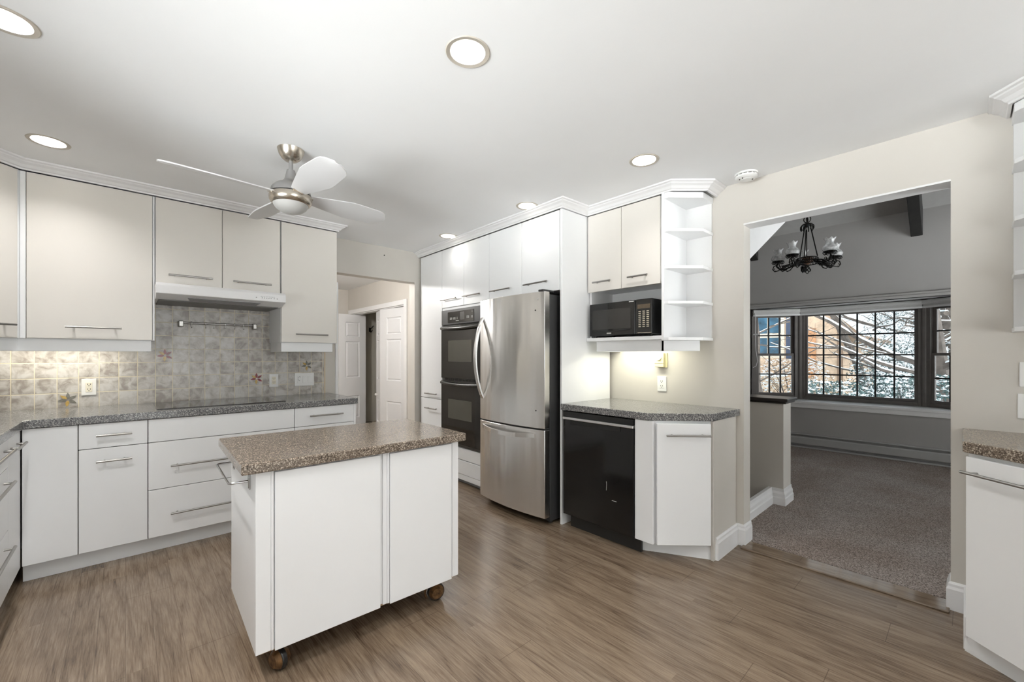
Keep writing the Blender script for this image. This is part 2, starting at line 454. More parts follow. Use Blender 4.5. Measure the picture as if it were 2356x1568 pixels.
class MB:
    def __init__(self):
        self.v = []
        self.f = []
    def add(self, verts, faces):
        o = len(self.v)
        self.v += [tuple(p) for p in verts]
        self.f += [tuple(i + o for i in q) for q in faces]
        return self
    def box(self, x0, x1, y0, y1, z0, z1):
        return self.add([(x0, y0, z0), (x1, y0, z0), (x1, y1, z0), (x0, y1, z0), (x0, y0, z1), (x1, y0, z1), (x1, y1, z1), (x0, y1, z1)],
                        [(0, 3, 2, 1), (4, 5, 6, 7), (0, 1, 5, 4), (1, 2, 6, 5), (2, 3, 7, 6), (3, 0, 4, 7)])
    def prism(self, poly, z0, z1):
        a = sum(poly[i][0] * poly[(i + 1) % len(poly)][1] - poly[(i + 1) % len(poly)][0] * poly[i][1] for i in range(len(poly)))
        if a < 0:
            poly = poly[::-1]
        n = len(poly)
        return self.add([(x, y, z0) for x, y in poly] + [(x, y, z1) for x, y in poly],
                        [tuple(range(n - 1, -1, -1)), tuple(range(n, 2 * n))] + [(i, (i + 1) % n, n + (i + 1) % n, n + i) for i in range(n)])
    def extr(self, poly, p0, p1, fn):
        """poly in (a,b); fn(a,b,t) -> point; from t=p0 to p1"""
        n = len(poly)
        return self.add([fn(a, b, p0) for a, b in poly] + [fn(a, b, p1) for a, b in poly],
                        [tuple(range(n - 1, -1, -1)), tuple(range(n, 2 * n))] + [(i, (i + 1) % n, n + (i + 1) % n, n + i) for i in range(n)])
    def cyl(self, p0, p1, r0, r1=None, n=16):
        r1 = r0 if r1 is None else r1
        p0, p1 = Vector(p0), Vector(p1)
        d = (p1 - p0).normalized()
        a = d.orthogonal().normalized()
        b = d.cross(a)
        ring = lambda p, r: [p + (a * cos(2 * pi * i / n) + b * sin(2 * pi * i / n)) * r for i in range(n)]
        return self.add(ring(p0, r0) + ring(p1, r1),
                        [tuple(range(n - 1, -1, -1)), tuple(range(n, 2 * n))] + [(i, (i + 1) % n, n + (i + 1) % n, n + i) for i in range(n)])
    def tube(self, pts, r, n=8, closed=False, scale=None):
        pts = [Vector(p) for p in pts]
        m = len(pts)
        rings = []
        a = None
        for i, p in enumerate(pts):
            if closed:
                d = pts[(i + 1) % m] - pts[i - 1]
            else:
                d = pts[min(i + 1, m - 1)] - pts[max(i - 1, 0)]
            d.normalize()
            if a is None:
                a = d.orthogonal().normalized()
            a = (a - d * a.dot(d)).normalized()
            b = d.cross(a)
            rr = r if not callable(r) else r(i / max(1, m - 1))
            rings.append([p + (a * cos(2 * pi * k / n) + b * sin(2 * pi * k / n)) * rr for k in range(n)])
        v = [q for g in rings for q in g]
        f = []
        for i in range(m if closed else m - 1):
            j = (i + 1) % m
            f += [(i * n + k, i * n + (k + 1) % n, j * n + (k + 1) % n, j * n + k) for k in range(n)]
        if not closed:
            f += [tuple(range(n - 1, -1, -1)), tuple((m - 1) * n + k for k in range(n))]
        return self.add(v, f)
    def lathe(self, prof, cx, cy, n=32, ring=False):
        v = []
        if ring:
            prof = list(prof) + [prof[0]]
        for r, z in prof:
            v += [(cx + r * cos(2 * pi * k / n), cy + r * sin(2 * pi * k / n), z) for k in range(n)]
        f = []
        for i in range(len(prof) - 1):
            f += [(i * n + k, i * n + (k + 1) % n, (i + 1) * n + (k + 1) % n, (i + 1) * n + k) for k in range(n)]
        if prof[0][0] > 1e-5 and not ring:
            f.append(tuple(range(n - 1, -1, -1)))
        if prof[-1][0] > 1e-5 and not ring:
            f.append(tuple((len(prof) - 1) * n + k for k in range(n)))
        return self.add(v, f)
    def sphere(self, c, r, n=12, m=8, sz=1.0):
        prof = [(r * sin(pi * i / m), c[2] - r * sz * cos(pi * i / m)) for i in range(m + 1)]
        return self.lathe(prof, c[0], c[1], n)
    def sweep(self, prof, path, side=1):
        """mitred moulding: prof [(out, z)], path [(x, y)]; out lies to the right of the walk when side=1"""
        P = [Vector((x, y)) for x, y in path]
        m, n = len(P), len(prof)
        v = []
        for i in range(m):
            ds = []
            if i > 0:
                ds.append((P[i] - P[i - 1]).normalized())
            if i < m - 1:
                ds.append((P[i + 1] - P[i]).normalized())
            ns_ = [Vector((d.y, -d.x)) * side for d in ds]
            if len(ns_) == 2:
                s_ = ns_[0] + ns_[1]
                k = s_ / (1 + ns_[0].dot(ns_[1]))
            else:
                k = ns_[0]
            v += [(P[i].x + k.x * o, P[i].y + k.y * o, z) for o, z in prof]
        f = []
        for i in range(m - 1):
            f += [(i * n + k, i * n + (k + 1) % n, (i + 1) * n + (k + 1) % n, (i + 1) * n + k) for k in range(n)]
        f += [tuple(range(n)), tuple((m - 1) * n + k for k in range(n - 1, -1, -1))]
        return self.add(v, f)
    def build(self, name, mat, parent=None, bevel=0.0, smooth=False, label=None):
        me = bpy.data.meshes.new(name)
        me.from_pydata([FRAME @ Vector(p) for p in self.v], [], self.f)
        me.materials.append(mat)
        bm = bmesh.new()
        bm.from_mesh(me)
        bmesh.ops.recalc_face_normals(bm, faces=bm.faces)
        bm.to_mesh(me)
        bm.free()
        if smooth:
            me.shade_smooth()
            me.set_sharp_from_angle(angle=radians(38))
        o = bpy.data.objects.new(name, me)
        COL.objects.link(o)
        if parent is not None:
            o.parent = parent
            o.matrix_parent_inverse = world_of(parent).inverted()
        if bevel:
            b = o.modifiers.new('edge', 'BEVEL')
            b.width = bevel
            b.segments = 2
            b.limit_method = 'ANGLE'
            b.angle_limit = radians(40)
        if label:
            o['label'] = label
        return o

def world_of(o):
    m = o.matrix_basis.copy()
    if o.parent is not None:
        m = world_of(o.parent) @ o.matrix_parent_inverse @ m
    return m

def thing(name, label, cat, loc, group=None, kind=None):
    o = bpy.data.objects.new(name, None)
    o.empty_display_size = 0.05
    COL.objects.link(o)
    o.location = FRAME @ Vector(loc)
    tag(o, label, cat, group, kind)
    return o

def tag(o, label=None, cat=None, group=None, kind=None):
    if label:
        o['label'] = label
    if cat:
        o['category'] = cat
    if group:
        o['group'] = group
    if kind:
        o['kind'] = kind
    return o

def struct(o):
    o['kind'] = 'structure'
    return o

def copy_tree(o, parent=None):
    c = o.copy()
    COL.objects.link(c)
    if parent is not None:
        c.parent = parent
    for ch in list(o.children):
        copy_tree(ch, c)
    return c

# ------------------------------------------------------------------ constants of the place
CZ = 2.44                      # kitchen ceiling
YB = 4.23                      # cooktop wall
XR = 3.05                      # wall with fridge, microwave and opening
XL, YF = -1.08, -6.6
LIGHTS = [(-0.31, 2.27, 1.35), (-0.31, 3.40, .62), (0.97, 1.305, .26), (2.28, 1.31, .5), (2.30, 2.325, .085), (2.31, 3.43, .10)]
LIGHTS += [(-0.31, 1.10, 1.0), (-0.31, -0.1, 1.0), (0.97, 0.05, 1.0)]
LIGHTS += [(x, y, None) for x in (-0.31, 0.97, 2.1) for y in (-1.3, -2.6, -3.9, -5.2)]  # added rows of unseen lamps behind the camera for frontal fill
N_SEEN = 6

# ------------------------------------------------------------------ room shell
def shell():
    # floor
    struct(MB().box(XL - .1, 3.125, YF - .15, 8.1, -0.08, 0).box(3.125, 4.0, 5.55, 8.1, -0.08, 0).build('floor', M_FLOOR))
    struct(MB().box(3.135, 7.0, -3.2, 4.7, -0.08, 0.012).build('floor_dining', M_CARPET))
    # threshold board under the opening
    struct(MB().box(2.985, 3.128, 0.06, 1.017, 0.0, 0.011).build('trim_threshold', M_THRESH, bevel=.004))
    # ceiling with a hole for every recessed light
    bm = bmesh.new()
    edges = []
    loop = [bm.verts.new(p) for p in ((XL, YF, CZ), (XR + .02, YF, CZ), (XR + .02, YB + .02, CZ), (XL, YB + .02, CZ))]
    edges += [bm.edges.new((loop[i], loop[(i + 1) % 4])) for i in range(4)]
    for x, y, _f in LIGHTS:
        lp = [bm.verts.new((x + .068 * cos(2 * pi * k / 28), y + .068 * sin(2 * pi * k / 28), CZ)) for k in range(28)]
        edges += [bm.edges.new((lp[i], lp[(i + 1) % 28])) for i in range(28)]
    bmesh.ops.triangle_fill(bm, edges=edges, use_beauty=True)
    for f in bm.faces:
        if f.normal.z > 0:
            f.normal_flip()
    me = bpy.data.meshes.new('ceiling')
    bm.to_mesh(me)
    bm.free()
    me.materials.append(M_CEIL)
    o = bpy.data.objects.new('ceiling', me)
    COL.objects.link(o)
    struct(o)
    # walls
    T = .12
    struct(MB().box(XL - .1, 1.53, YB, YB + T, 0, 2.7).box(1.53, 2.40, YB, YB + T, 2.10, 2.7).box(2.40, 3.16, YB, YB + T, 0, 2.7).build('wall_back', M_WALL))
    struct(MB().box(XR, XR + T, 1.017, YB, 0, 5.7).box(XR, XR + T, YF, .057, 0, 5.7).box(XR, XR + T, .057, 1.017, 2.157, 5.7).build('wall_right', M_WALL))
    struct(MB().box(XL - .1, XL, YF - .1, -6.0, 0, 2.7).box(XL - .1, XL, -2.4, -.1, 0, 2.7).box(XL - .1, XL, -6.0, -2.4, 0, .25).box(XL - .1, XL, -6.0, -2.4, 2.2, 2.7).box(XL - .1, XL, 2.2, YB, 0, 2.7).box(XL - .1, XL, -.1, 2.2, 0, 1.05).box(XL - .1, XL, -.1, 2.2, 2.10, 2.7).build('wall_left', M_WALL))
    w = MB().box(XL - .09, XL + .01, -.1, -.03, 1.05, 2.10).box(XL - .09, XL + .01, 2.13, 2.2, 1.05, 2.10).box(XL - .09, XL + .01, -.03, 2.13, 2.03, 2.10).box(XL - .09, XL + .03, -.03, 2.13, 1.05, 1.10).box(XL - .08, XL - .02, 1.02, 1.08, 1.10, 2.03)
    w2 = MB().box(XL - .09, XL + .01, -6.0, -2.4, .25, .32).box(XL - .09, XL + .01, -6.0, -2.4, 2.13, 2.2)
    for q in range(4):
        w2.box(XL - .09, XL + .01, -6.0 + q * 1.175, -5.925 + q * 1.175, .32, 2.13)
    w2 = struct(w2.build('window_5', M_TRIM, bevel=.004))  # added unseen window, brings fill daylight from behind the camera
    MB().box(XL - .055, XL - .05, -5.93, -2.47, .32, 2.13).build('pane', M_GLASS, w2)
    w = struct(w.build('window_4', M_TRIM, bevel=.004))  # added out of view, placed to daylight the ceiling and cabinets
    MB().box(XL - .055, XL - .05, -.03, 1.02, 1.10, 2.03).box(XL - .055, XL - .05, 1.08, 2.13, 1.10, 2.03).build('pane', M_GLASS, w)
    struct(MB().box(XL - .1, -.3, YF - .1, YF, 0, 2.7).box(2.5, XR + T, YF - .1, YF, 0, 2.7).box(-.3, 2.5, YF - .1, YF, 2.25, 2.7).build('wall_front', M_WALL))
    # added patio door, unseen behind the camera, lets in fill daylight
    MBf = MB().box(-.3, -.22, YF - .09, YF - .01, 0, 2.25).box(2.42, 2.5, YF - .09, YF - .01, 0, 2.25).box(-.22, 2.42, YF - .09, YF - .01, 2.17, 2.25).box(1.06, 1.14, YF - .08, YF - .02, .08, 2.17).box(-.22, 2.42, YF - .09, YF - .01, 0, .08)
    d = struct(MBf.build('added_door_1', M_TRIM, bevel=.004))
    MB().box(-.22, 1.06, YF - .055, YF - .05, .08, 2.17).box(1.14, 2.42, YF - .055, YF - .05, .08, 2.17).build('pane', M_GLASS, d)
    struct(MB().box(3.046, 3.174, .057, 1.017, 2.148, 2.158).build('trim_opening', M_TRIM))
    # trim strip at the hall opening, left side
    struct(MB().box(1.520, 1.548, YB - .012, YB + T + .01, 0, 2.0).build('trim_hall', M_TRIM, bevel=.003))
    # baseboards around the opening
    prof = [(0, 0), (.016, 0), (.016, .105), (.011, .118), (.010, .13), (.004, .14), (0, .14)]
    struct(MB().sweep(prof, [(XR, 1.06), (XR, 1.017), (XR + T, 1.017)], 1).build('baseboard_opening', M_TRIM, bevel=.001))
    struct(MB().sweep(prof, [(XR + T, .057), (XR, .057), (XR, .0)], 1).build('baseboard_right', M_TRIM, bevel=.001))

    # hall beyond the back wall
    struct(MB().box(.6, 4.1, YB + T, 8.1, 2.52, 2.6).build('ceiling_hall', M_CEIL))
    struct(MB().box(.6, 4.1, 7.95, 8.1, 0, 2.6).build('wall_hall_back', M_WALL))
    struct(MB().box(.5, .6, YB + T, 8.1, 0, 2.6).build('wall_hall_left', M_WALL))
    struct(MB().box(3.1, 3.22, YB + T, 5.75, 0, 2.6).box(3.1, 3.22, 7.80, 8.0, 0, 2.6).box(3.1, 3.22, 5.75, 7.80, 2.05, 2.6).build('wall_hall_right', M_WALL))
    struct(MB().box(3.95, 4.05, 5.5, 8.0, 0, 2.6).box(3.22, 3.95, 5.5, 5.6, 0, 2.6).box(3.22, 3.95, 7.9, 7.95, 0, 2.6).build('wall_closet', M_CLOSET))
    c = MB().box(3.075, 3.1, 5.665, 5.75, 0, 2.125).box(3.075, 3.1, 7.80, 7.885, 0, 2.125).box(3.075, 3.1, 5.75, 7.80, 2.05, 2.125)
    c.box(3.1, 3.22, 5.75, 5.765, 0, 2.05).box(3.1, 3.22, 7.785, 7.80, 0, 2.05).box(3.1, 3.22, 5.765, 7.785, 2.035, 2.05)
    struct(c.build('trim_closet', M_TRIM, bevel=.004))

    # dining room
    struct(MB().box(6.9, 7.02, -3.2, -.25, 0, 3.6).box(6.9, 7.02, 2.22, 4.7, 0, 3.6).box(6.9, 7.02, -.25, 2.22, 0, .615).box(6.9, 7.02, -.25, 2.22, 1.972, 3.6).build('wall_dining_back', M_DINING))
    struct(MB().box(XR + T, 7.0, 4.6, 4.7, 0, 5.7).build('wall_dining_left', M_DINING))
    struct(MB().box(XR + T, 3.7, -3.3, -3.2, 0, 5.7).box(6.5, 7.0, -3.3, -3.2, 0, 5.7).box(3.7, 6.5, -3.3, -3.2, 2.3, 5.7).build('wall_dining_right', M_DINING))
    d = struct(MB().box(3.7, 3.8, -3.29, -3.21, 0, 2.3).box(6.4, 6.5, -3.29, -3.21, 0, 2.3).box(3.8, 6.4, -3.29, -3.21, 2.2, 2.3).box(5.05, 5.15, -3.28, -3.22, .1, 2.2).box(3.8, 6.4, -3.29, -3.21, 0, .1).build('added_door_2', M_TRIM, bevel=.004))  # added unseen glazed door to brighten the dining room
    MB().box(3.8, 5.05, -3.255, -3.25, .1, 2.2).box(5.15, 6.4, -3.255, -3.25, .1, 2.2).build('pane', M_GLASS, d)
    sl = .66
    zc = lambda x: 3.0 + (6.9 - x) * sl
    struct(MB().extr([(7.05, zc(7.05)), (XR, zc(XR)), (XR, zc(XR) + .1), (7.05, zc(7.05) + .1)], -3.3, 4.7, lambda a, b, t: (a, t, b)).build('ceiling_dining', M_DCEIL))
    for n_, (y0, y1) in enumerate(((.355, .46), (2.10, 2.205))):
        b = MB().extr([(6.9, zc(6.9) + .0), (3.2, zc(3.2)), (3.2, zc(3.2) - .31), (6.9, zc(6.9) - .31)], y0, y1, lambda a, b, t: (a, t, b))
        struct(b.build('trim_beam_%d' % (n_ + 1), M_BEAM, bevel=.006))
    # sloping white bulkhead over the half wall
    bz = lambda x: 2.007 + (x - 3.507) * .524
    struct(MB().extr([(3.17, bz(3.17)), (5.6, bz(5.6)), (5.6, zc(5.6)), (3.17, zc(3.17))], 1.13, 1.25, lambda a, b, t: (a, t, b)).build('wall_bulkhead', M_TRIM))
    # knee wall with dark cap, and the low baseboarded curb that leads to it
    struct(MB().box(4.076, 4.29, 1.05, 4.6, 0, .868).build('wall_half', M_WALL, bevel=.003))
    struct(MB().box(4.05, 4.315, 1.025, 4.6, .868, .884).box(4.035, 4.33, 1.01, 4.6, .884, .912).build('trim_cap', M_DARKWOOD, bevel=.006))
    struct(MB().box(3.17, 4.076, 1.14, 1.162, 0, .15).build('trim_curb', M_TRIM))
    pr = [(0, 0), (.018, 0), (.018, .07), (.013, .08), (.013, .105), (.006, .125), (.004, .15), (0, .15)]
    struct(MB().sweep(pr, [(3.172, 1.14), (4.076, 1.14), (4.076, 1.05), (4.29, 1.05), (4.29, 1.26)], 1).build('baseboard_half', M_TRIM, bevel=.001))
shell()

# ------------------------------------------------------------------ bay window
def bay():
    A, Bp, C, D = (6.93, 2.20), (7.27, 1.665), (7.27, .365), (6.93, -.20)
    struct(MB().prism([(6.86, 2.26), (6.86, -.29), (7.02, -.29), (7.40, .30), (7.40, 1.73), (7.02, 2.29)], .615, .645).build('trim_sill', M_SILL, bevel=.004))
    struct(MB().box(6.875, 6.899, -.29, 2.26, .56, .615).build('trim_apron', M_SILL, bevel=.003))
    soffit = MB().prism([(6.90, 2.30), (6.90, -.33), (7.02, -.33), (7.42, .28), (7.42, 1.75), (7.02, 2.30)], 1.972, 2.03)
    struct(soffit.build('ceiling_bay', M_SILL))
    struct(MB().box(6.872, 6.899, -.33, 2.30, 1.968, 2.0).box(6.880, 6.899, -.33, 2.30, 2.0, 2.03).build('trim_bay_head', M_DINING, bevel=.003))
    zs, ze = .645, 1.97

    def unit(n, p, q, cols, hung):
        """window between plan points p and q; u runs from p, w points outward"""
        P, Q = Vector(p), Vector(q)
        d = (Q - P)
        ln = d.length
        d.normalize()
        nrm = Vector((-d.y, d.x))
        if nrm.x < 0:
            nrm = -nrm
        def bx(mb, u0, u1, z0, z1, w0, w1):
            pts = []
            for z in (z0, z1):
                for u, w in ((u0, w0), (u1, w0), (u1, w1), (u0, w1)):
                    k = P + d * u + nrm * w
                    pts.append((k.x, k.y, z))
            return mb.add(pts, [(0, 3, 2, 1), (4, 5, 6, 7), (0, 1, 5, 4), (1, 2, 6, 5), (2, 3, 7, 6), (3, 0, 4, 7)])
        fr = MB()
        e = .065 if hung else .055
        bx(fr, 0, e, zs, ze, 0, .09); bx(fr, ln - e, ln, zs, ze, 0, .09)
        bx(fr, e, ln - e, zs, zs + .05, 0, .09); bx(fr, e, ln - e, ze - .09, ze, 0, .09)
        o = struct(fr.build('window_%d' % n, M_WINFRAME, bevel=.004))
        def sash(u0, u1, z0, z1, rows, w):
            s = MB()
            t = .034
            bx(s, u0, u0 + t, z0, z1, w, w + .03); bx(s, u1 - t, u1, z0, z1, w, w + .03)
            bx(s, u0 + t, u1 - t, z0, z0 + t, w, w + .03); bx(s, u0 + t, u1 - t, z1 - t, z1, w, w + .03)
            sh = s.build('sash', M_WINFRAME, o, bevel=.003)
            g = MB()
            bx(g, u0 + t, u1 - t, z0 + t, z1 - t, w + .013, w + .016)
            g.build('pane', M_GLASS, sh)
            k = MB()
            for i in range(1, cols):
                u = u0 + t + (u1 - u0 - 2 * t) * i / cols
                bx(k, u - .009, u + .009, z0 + t, z1 - t, w + .004, w + .026)
            for i in range(1, rows):
                z = z0 + t + (z1 - z0 - 2 * t) * i / rows
                bx(k, u0 + t, u1 - t, z - .009, z + .009, w + .005, w + .025)
            k.build('muntin_grid', M_MUNTIN, sh)
        if hung:
            zm = 1.29
            sash(e, ln - e, zm - .015, ze - .09, 2, .05)
            sash(e, ln - e, zs + .05, zm + .02, 2, .015)
        else:
            sash(e, ln - e, zs + .05, ze - .09, 4, .03)
        # roller blind rolled up under the soffit
        lab = {1: 'rolled grey blind over the narrow bay window nearest the half wall', 2: 'long rolled grey blind over the wide middle bay window',
               3: 'rolled grey blind over the bay window cut off by the opening'}[n]
        rb = thing('roller_blind', lab, 'blind', (*(P + d * ln / 2 - nrm * .035), 1.96), 'roller blinds in the bay')
        r = MB()
        a, b_ = P + d * .012 - nrm * .032, P + d * (ln - .012) - nrm * .032
        r.cyl((a.x, a.y, 1.935), (b_.x, b_.y, 1.935), .028, n=18)
        r.build('roll', M_BLIND, rb, smooth=True)
        h = MB()
        bx(h, .012, ln - .012, 1.862, 1.885, -.045, -.02)
        h.build('hem_bar', M_TRIM, rb, bevel=.003)
        h = MB()
        bx(h, .014, ln - .014, 1.885, 1.935, -.036, -.032)
        h.build('fabric', M_BLIND, rb)
        if n == 1:
            c0 = P + d * .035 - nrm * .05
            k = MB().tube([(c0.x, c0.y, 1.93), (c0.x, c0.y, 1.6), (c0.x, c0.y - .01, 1.35), (c0.x + .005, c0.y - .03, 1.2), (c0.x, c0.y - .01, 1.12), (c0.x, c0.y + .03, 1.10)], .004, 6)
            k.build('cord', M_TRIM, rb, smooth=True)
            MB().box(c0.x - .008, c0.x + .008, c0.y - .05, c0.y + .03, 1.585, 1.605).build('cord_toggle', M_TRIM, rb, bevel=.004)
    unit(1, A, Bp, 3, True)
    unit(2, Bp, C, 6, False)
    unit(3, C, D, 3, True)
    # dark mullion posts at the bay's corners
    struct(MB().cyl((7.285, 1.668, .645), (7.285, 1.668, 1.972), .035, n=10).cyl((7.285, .362, .645), (7.285, .362, 1.972), .035, n=10).build('trim_mullion', M_WINFRAME))
    # electric baseboard heater
    t = thing('baseboard_heater', 'long low grey baseboard heater under the bay window', 'heater', (6.86, 1.0, .012))
    x1 = 6.899
    MB().extr([(x1, .03), (x1, .205), (6.845, .205), (6.838, .198), (6.838, .192), (x1 - .012, .192), (x1 - .012, .03)], -1.2, 2.6, lambda a, b, q: (a, q, b)).build('back_plate', M_HEATER, t)
    MB().extr([(6.845, .06), (6.850, .055), (6.843, .165), (6.838, .165), (6.830, .15), (6.830, .07)], -1.2, 2.6, lambda a, b, q: (a, q, b)).build('front_panel', M_HEATER, t)
    MB().box(6.85, 6.887, -1.19, 2.59, .07, .15).build('fin_element', M_GAP, t)
    MB().box(6.832, 6.899, -1.2, 2.6, .014, .034).build('bottom_rail', M_HEATER, t, bevel=.003)
bay()

# ------------------------------------------------------------------ recessed lights
def can_light(i, x, y, label, watts):
    t = thing('recessed_light', label, 'ceiling light', (x, y, CZ), 'recessed ceiling lights')
    n = 40
    MB().lathe([(.0665, CZ - .001), (.083, CZ - .004), (.086, CZ - .0005), (.0665, CZ)], x, y, n, True).build('trim_ring', M_RING, t, smooth=True)
    MB().lathe([(.0672, CZ - .002), (.062, CZ + .03), (.054, CZ + .065), (.0535, CZ + .07), (.06, CZ + .075), (.07, CZ + .03), (.0685, CZ - .002)], x, y, n, True).build('reflector', M_CAN, t, smooth=True)
    MB().lathe([(0, CZ + .062), (.05, CZ + .066), (.0525, CZ + .075), (0, CZ + .08)], x, y, n).build('lamp', M_BULB, t, smooth=True)
    MB().lathe([(.0, CZ + .12), (.075, CZ + .12), (.075, CZ + .002), (.072, CZ + .002), (.072, CZ + .115), (0, CZ + .115)], x, y, n).build('housing', M_CAN, t)
    ld = bpy.data.lights.new('downlight', 'AREA')
    ld.shape = 'DISK'
    ld.size = .10
    ld.energy = watts
    ld.color = DOWNLIGHT_COL
    ld.spread = radians(150)
    lo = bpy.data.objects.new('downlight', ld)
    COL.objects.link(lo)
    lo.location = (x, y, CZ + .055)
    lo.parent = t
    lo.matrix_parent_inverse = world_of(t).inverted()
LAB = ['recessed ceiling light cut by the left frame edge, nearest the left cabinet run',
       'recessed ceiling light above the wide wall cabinet, in front of the corner',
       'large round recessed ceiling light in the open middle, nearest the viewer',
       'recessed ceiling light between the corner shelves and the open ceiling',
       'recessed ceiling light in front of the cabinets above the fridge',
       'recessed ceiling light above the double oven, farthest from the viewer']
for i, (x, y, fac) in enumerate(LIGHTS):
    can_light(i, x, y, LAB[i] if i < N_SEEN else 'added recessed ceiling light, unseen behind the viewer', BACK_FILL_W if fac is None else DOWNLIGHT_W * fac)

# ------------------------------------------------------------------ handles and cabinet pieces
def handle(parent, a, b, nrm, off=.032, r=.0065, posts=.035, name='handle'):
    """bar pull from a to b (on the face), standing off along nrm"""
    A, Bv, n = Vector(a), Vector(b), Vector(nrm).normalized()
    d = (Bv - A).normalized()
    m = MB().cyl(A + n * off, Bv + n * off, r, n=12)
    for p in (A + d * posts, Bv - d * posts):
        m.cyl(p, p + n * off, r * .8, n=10)
    return m.build(name, M_HANDLE, parent, smooth=True)

CROWN = [(0, 2.384), (.012, 2.384), (.014, 2.392), (.022, 2.396), (.034, 2.410), (.052, 2.420), (.056, 2.426), (.068, 2.430), (.070, 2.4395), (0, 2.4395)]

def toe(mb_name, parent, pts, z1=.1):
    return MB().prism(pts, 0, z1).build(mb_name, M_CAB, parent)

# ------------------------------------------------------------------ base run on the back wall and the left
FY, LX = 3.535, -.427           # door faces
def door_y(parent, x0, x1, z0, z1, y, th=.019, name='door', g=.0018, mat=None):
    return MB().box(x0 + g, x1 - g, y, y + th, z0 + g, z1 - g).build(name, mat or M_CAB, parent, bevel=.0025)

def base_back():
    zt, zm, zl, zb = .866, .716, .411, .104
    def carcass(t, x0, x1):
        MB().box(x0 + .0005, x1 - .0005, FY + .021, YB - .001, .1, .862).build('body', M_GAP, t)
        MB().box(x0, x1, FY + .065, FY + .08, 0, .1).build('toe_kick', M_CAB, t)
    # blind corner unit: full-height door
    t = thing('base_cabinet', 'white corner base cabinet with one tall plain door meeting the left run', 'cabinet', (-.32, 3.9, 0), 'base cabinets along the tiled wall')
    carcass(t, LX + .001, -.206)
    door_y(t, LX + .003, -.206, zb, zt, FY)
    # narrow drawer over door
    t = thing('base_cabinet', 'narrow white base cabinet with a small drawer over a door, left of the cooktop', 'cabinet', (-.05, 3.9, 0), 'base cabinets along the tiled wall')
    carcass(t, -.206, .104)
    d = door_y(t, -.206, .104, zm, zt, FY, name='drawer')
    handle(d, (-.130, FY, .794), (.029, FY, .794), (0, -1, 0))
    d = door_y(t, -.206, .104, zb, zm, FY)
    handle(d, (-.130, FY, .639), (.029, FY, .639), (0, -1, 0))
    # wide drawer base under the cooktop
    t = thing('base_cabinet', 'wide white drawer base under the black cooktop', 'cabinet', (.53, 3.9, 0), 'base cabinets along the tiled wall')
    carcass(t, .104, .963)
    door_y(t, .104, .963, zm, zt, FY, name='false_front')
    for z0, z1, zh in ((zl, zm, .556), (zb, zl, .246)):
        d = door_y(t, .104, .963, z0, z1, FY, name='drawer')
        handle(d, (.215, FY, zh), (.845, FY, zh), (0, -1, 0))
    # end drawer unit
    t = thing('base_cabinet', 'white drawer base at the end of the run by the hall, partly behind the island', 'cabinet', (1.2, 3.9, 0), 'base cabinets along the tiled wall')
    carcass(t, .963, 1.427)
    d = door_y(t, .963, 1.427, zm, zt, FY, name='drawer')
    handle(d, (1.069, FY, .797), (1.326, FY, .797), (0, -1, 0))
    for z0, z1, zh in ((zl, zm, .63), (zb, zl, .33)):
        d = door_y(t, .963, 1.427, z0, z1, FY, name='drawer')
        handle(d, (1.069, FY, zh), (1.326, FY, zh), (0, -1, 0))
    MB().box(1.427, 1.447, FY + .005, YB - .001, 0, .866).build('end_panel', M_CAB, t, bevel=.002)

    # left run
    def door_x(parent, y0, y1, z0, z1, name='door', g=.0018):
        return MB().box(LX - .019, LX, y0 + g, y1 - g, z0 + g, z1 - g).build(name, M_CAB, parent, bevel=.0025)
    def carc(t, y0, y1):
        MB().box(XL + .001, LX - .021, y0 + .0005, y1 - .0005, .1, .862).build('body', M_GAP, t)
        MB().box(LX - .062, LX - .047, y0, y1, 0, .1).build('toe_kick', M_CAB, t)
    t = thing('base_cabinet', 'white left-run base cabinet right at the inner corner, bar handle near the crack', 'cabinet', (-.75, 3.4, 0), 'base cabinets of the left run')
    carc(t, 3.207, FY - .003)
    d = door_x(t, 3.207, FY - .003, zb, zt)
    handle(d, (LX, 3.225, .803), (LX, 3.452, .803), (1, 0, 0))
    t = thing('base_cabinet', 'white left-run drawer cabinet cut off by the left frame edge', 'cabinet', (-.75, 2.9, 0), 'base cabinets of the left run')
    carc(t, 2.6, 3.207)
    for z0, z1, zh in ((.72, zt, .814), (zl, .72, .660), (zb, zl, .345)):
        d = door_x(t, 2.6, 3.207, z0, z1, 'drawer')
        handle(d, (LX, 2.67, zh), (LX, 3.135, zh), (1, 0, 0), posts=.03)
    t = thing('base_cabinet', 'white base cabinet of the left run outside the picture', 'cabinet', (-.75, 1.5, 0), 'base cabinets of the left run')
    carc(t, .2, 2.6)
    for k in range(4):
        door_x(t, .2 + .6 * k, .8 + .6 * k, zb, zt)

    # one continuous worktop
    top = MB().prism([(XL + .001, .2), (LX + .012, .2), (LX + .012, 3.500), (LX + .034, 3.520), (1.457, 3.520), (1.457, YB - .001), (XL + .001, YB - .001)], .868, .914)
    o = top.build('worktop', M_TOP_GREY, bevel=.004)
    tag(o, 'grey speckled L-shaped worktop along the tiled wall', 'worktop')
    # cooktop
    t = thing('cooktop', 'black glass cooktop set into the worktop below the range hood', 'cooktop', (.55, 3.87, .914))
    MB().box(.150, .925, 3.625, 4.155, .914, .920).build('glass_plate', M_COOKTOP, t, bevel=.002)
    for x, y, r in ((.33, 3.76, .09), (.33, 4.02, .075), (.70, 3.76, .075), (.70, 4.02, .10)):
        MB().lathe([(r, .9200), (r + .003, .9200), (r + .003, .9204), (r, .9204)], x, y, 40, True).build('burner_ring', M_GREYLENS, t)
base_back()

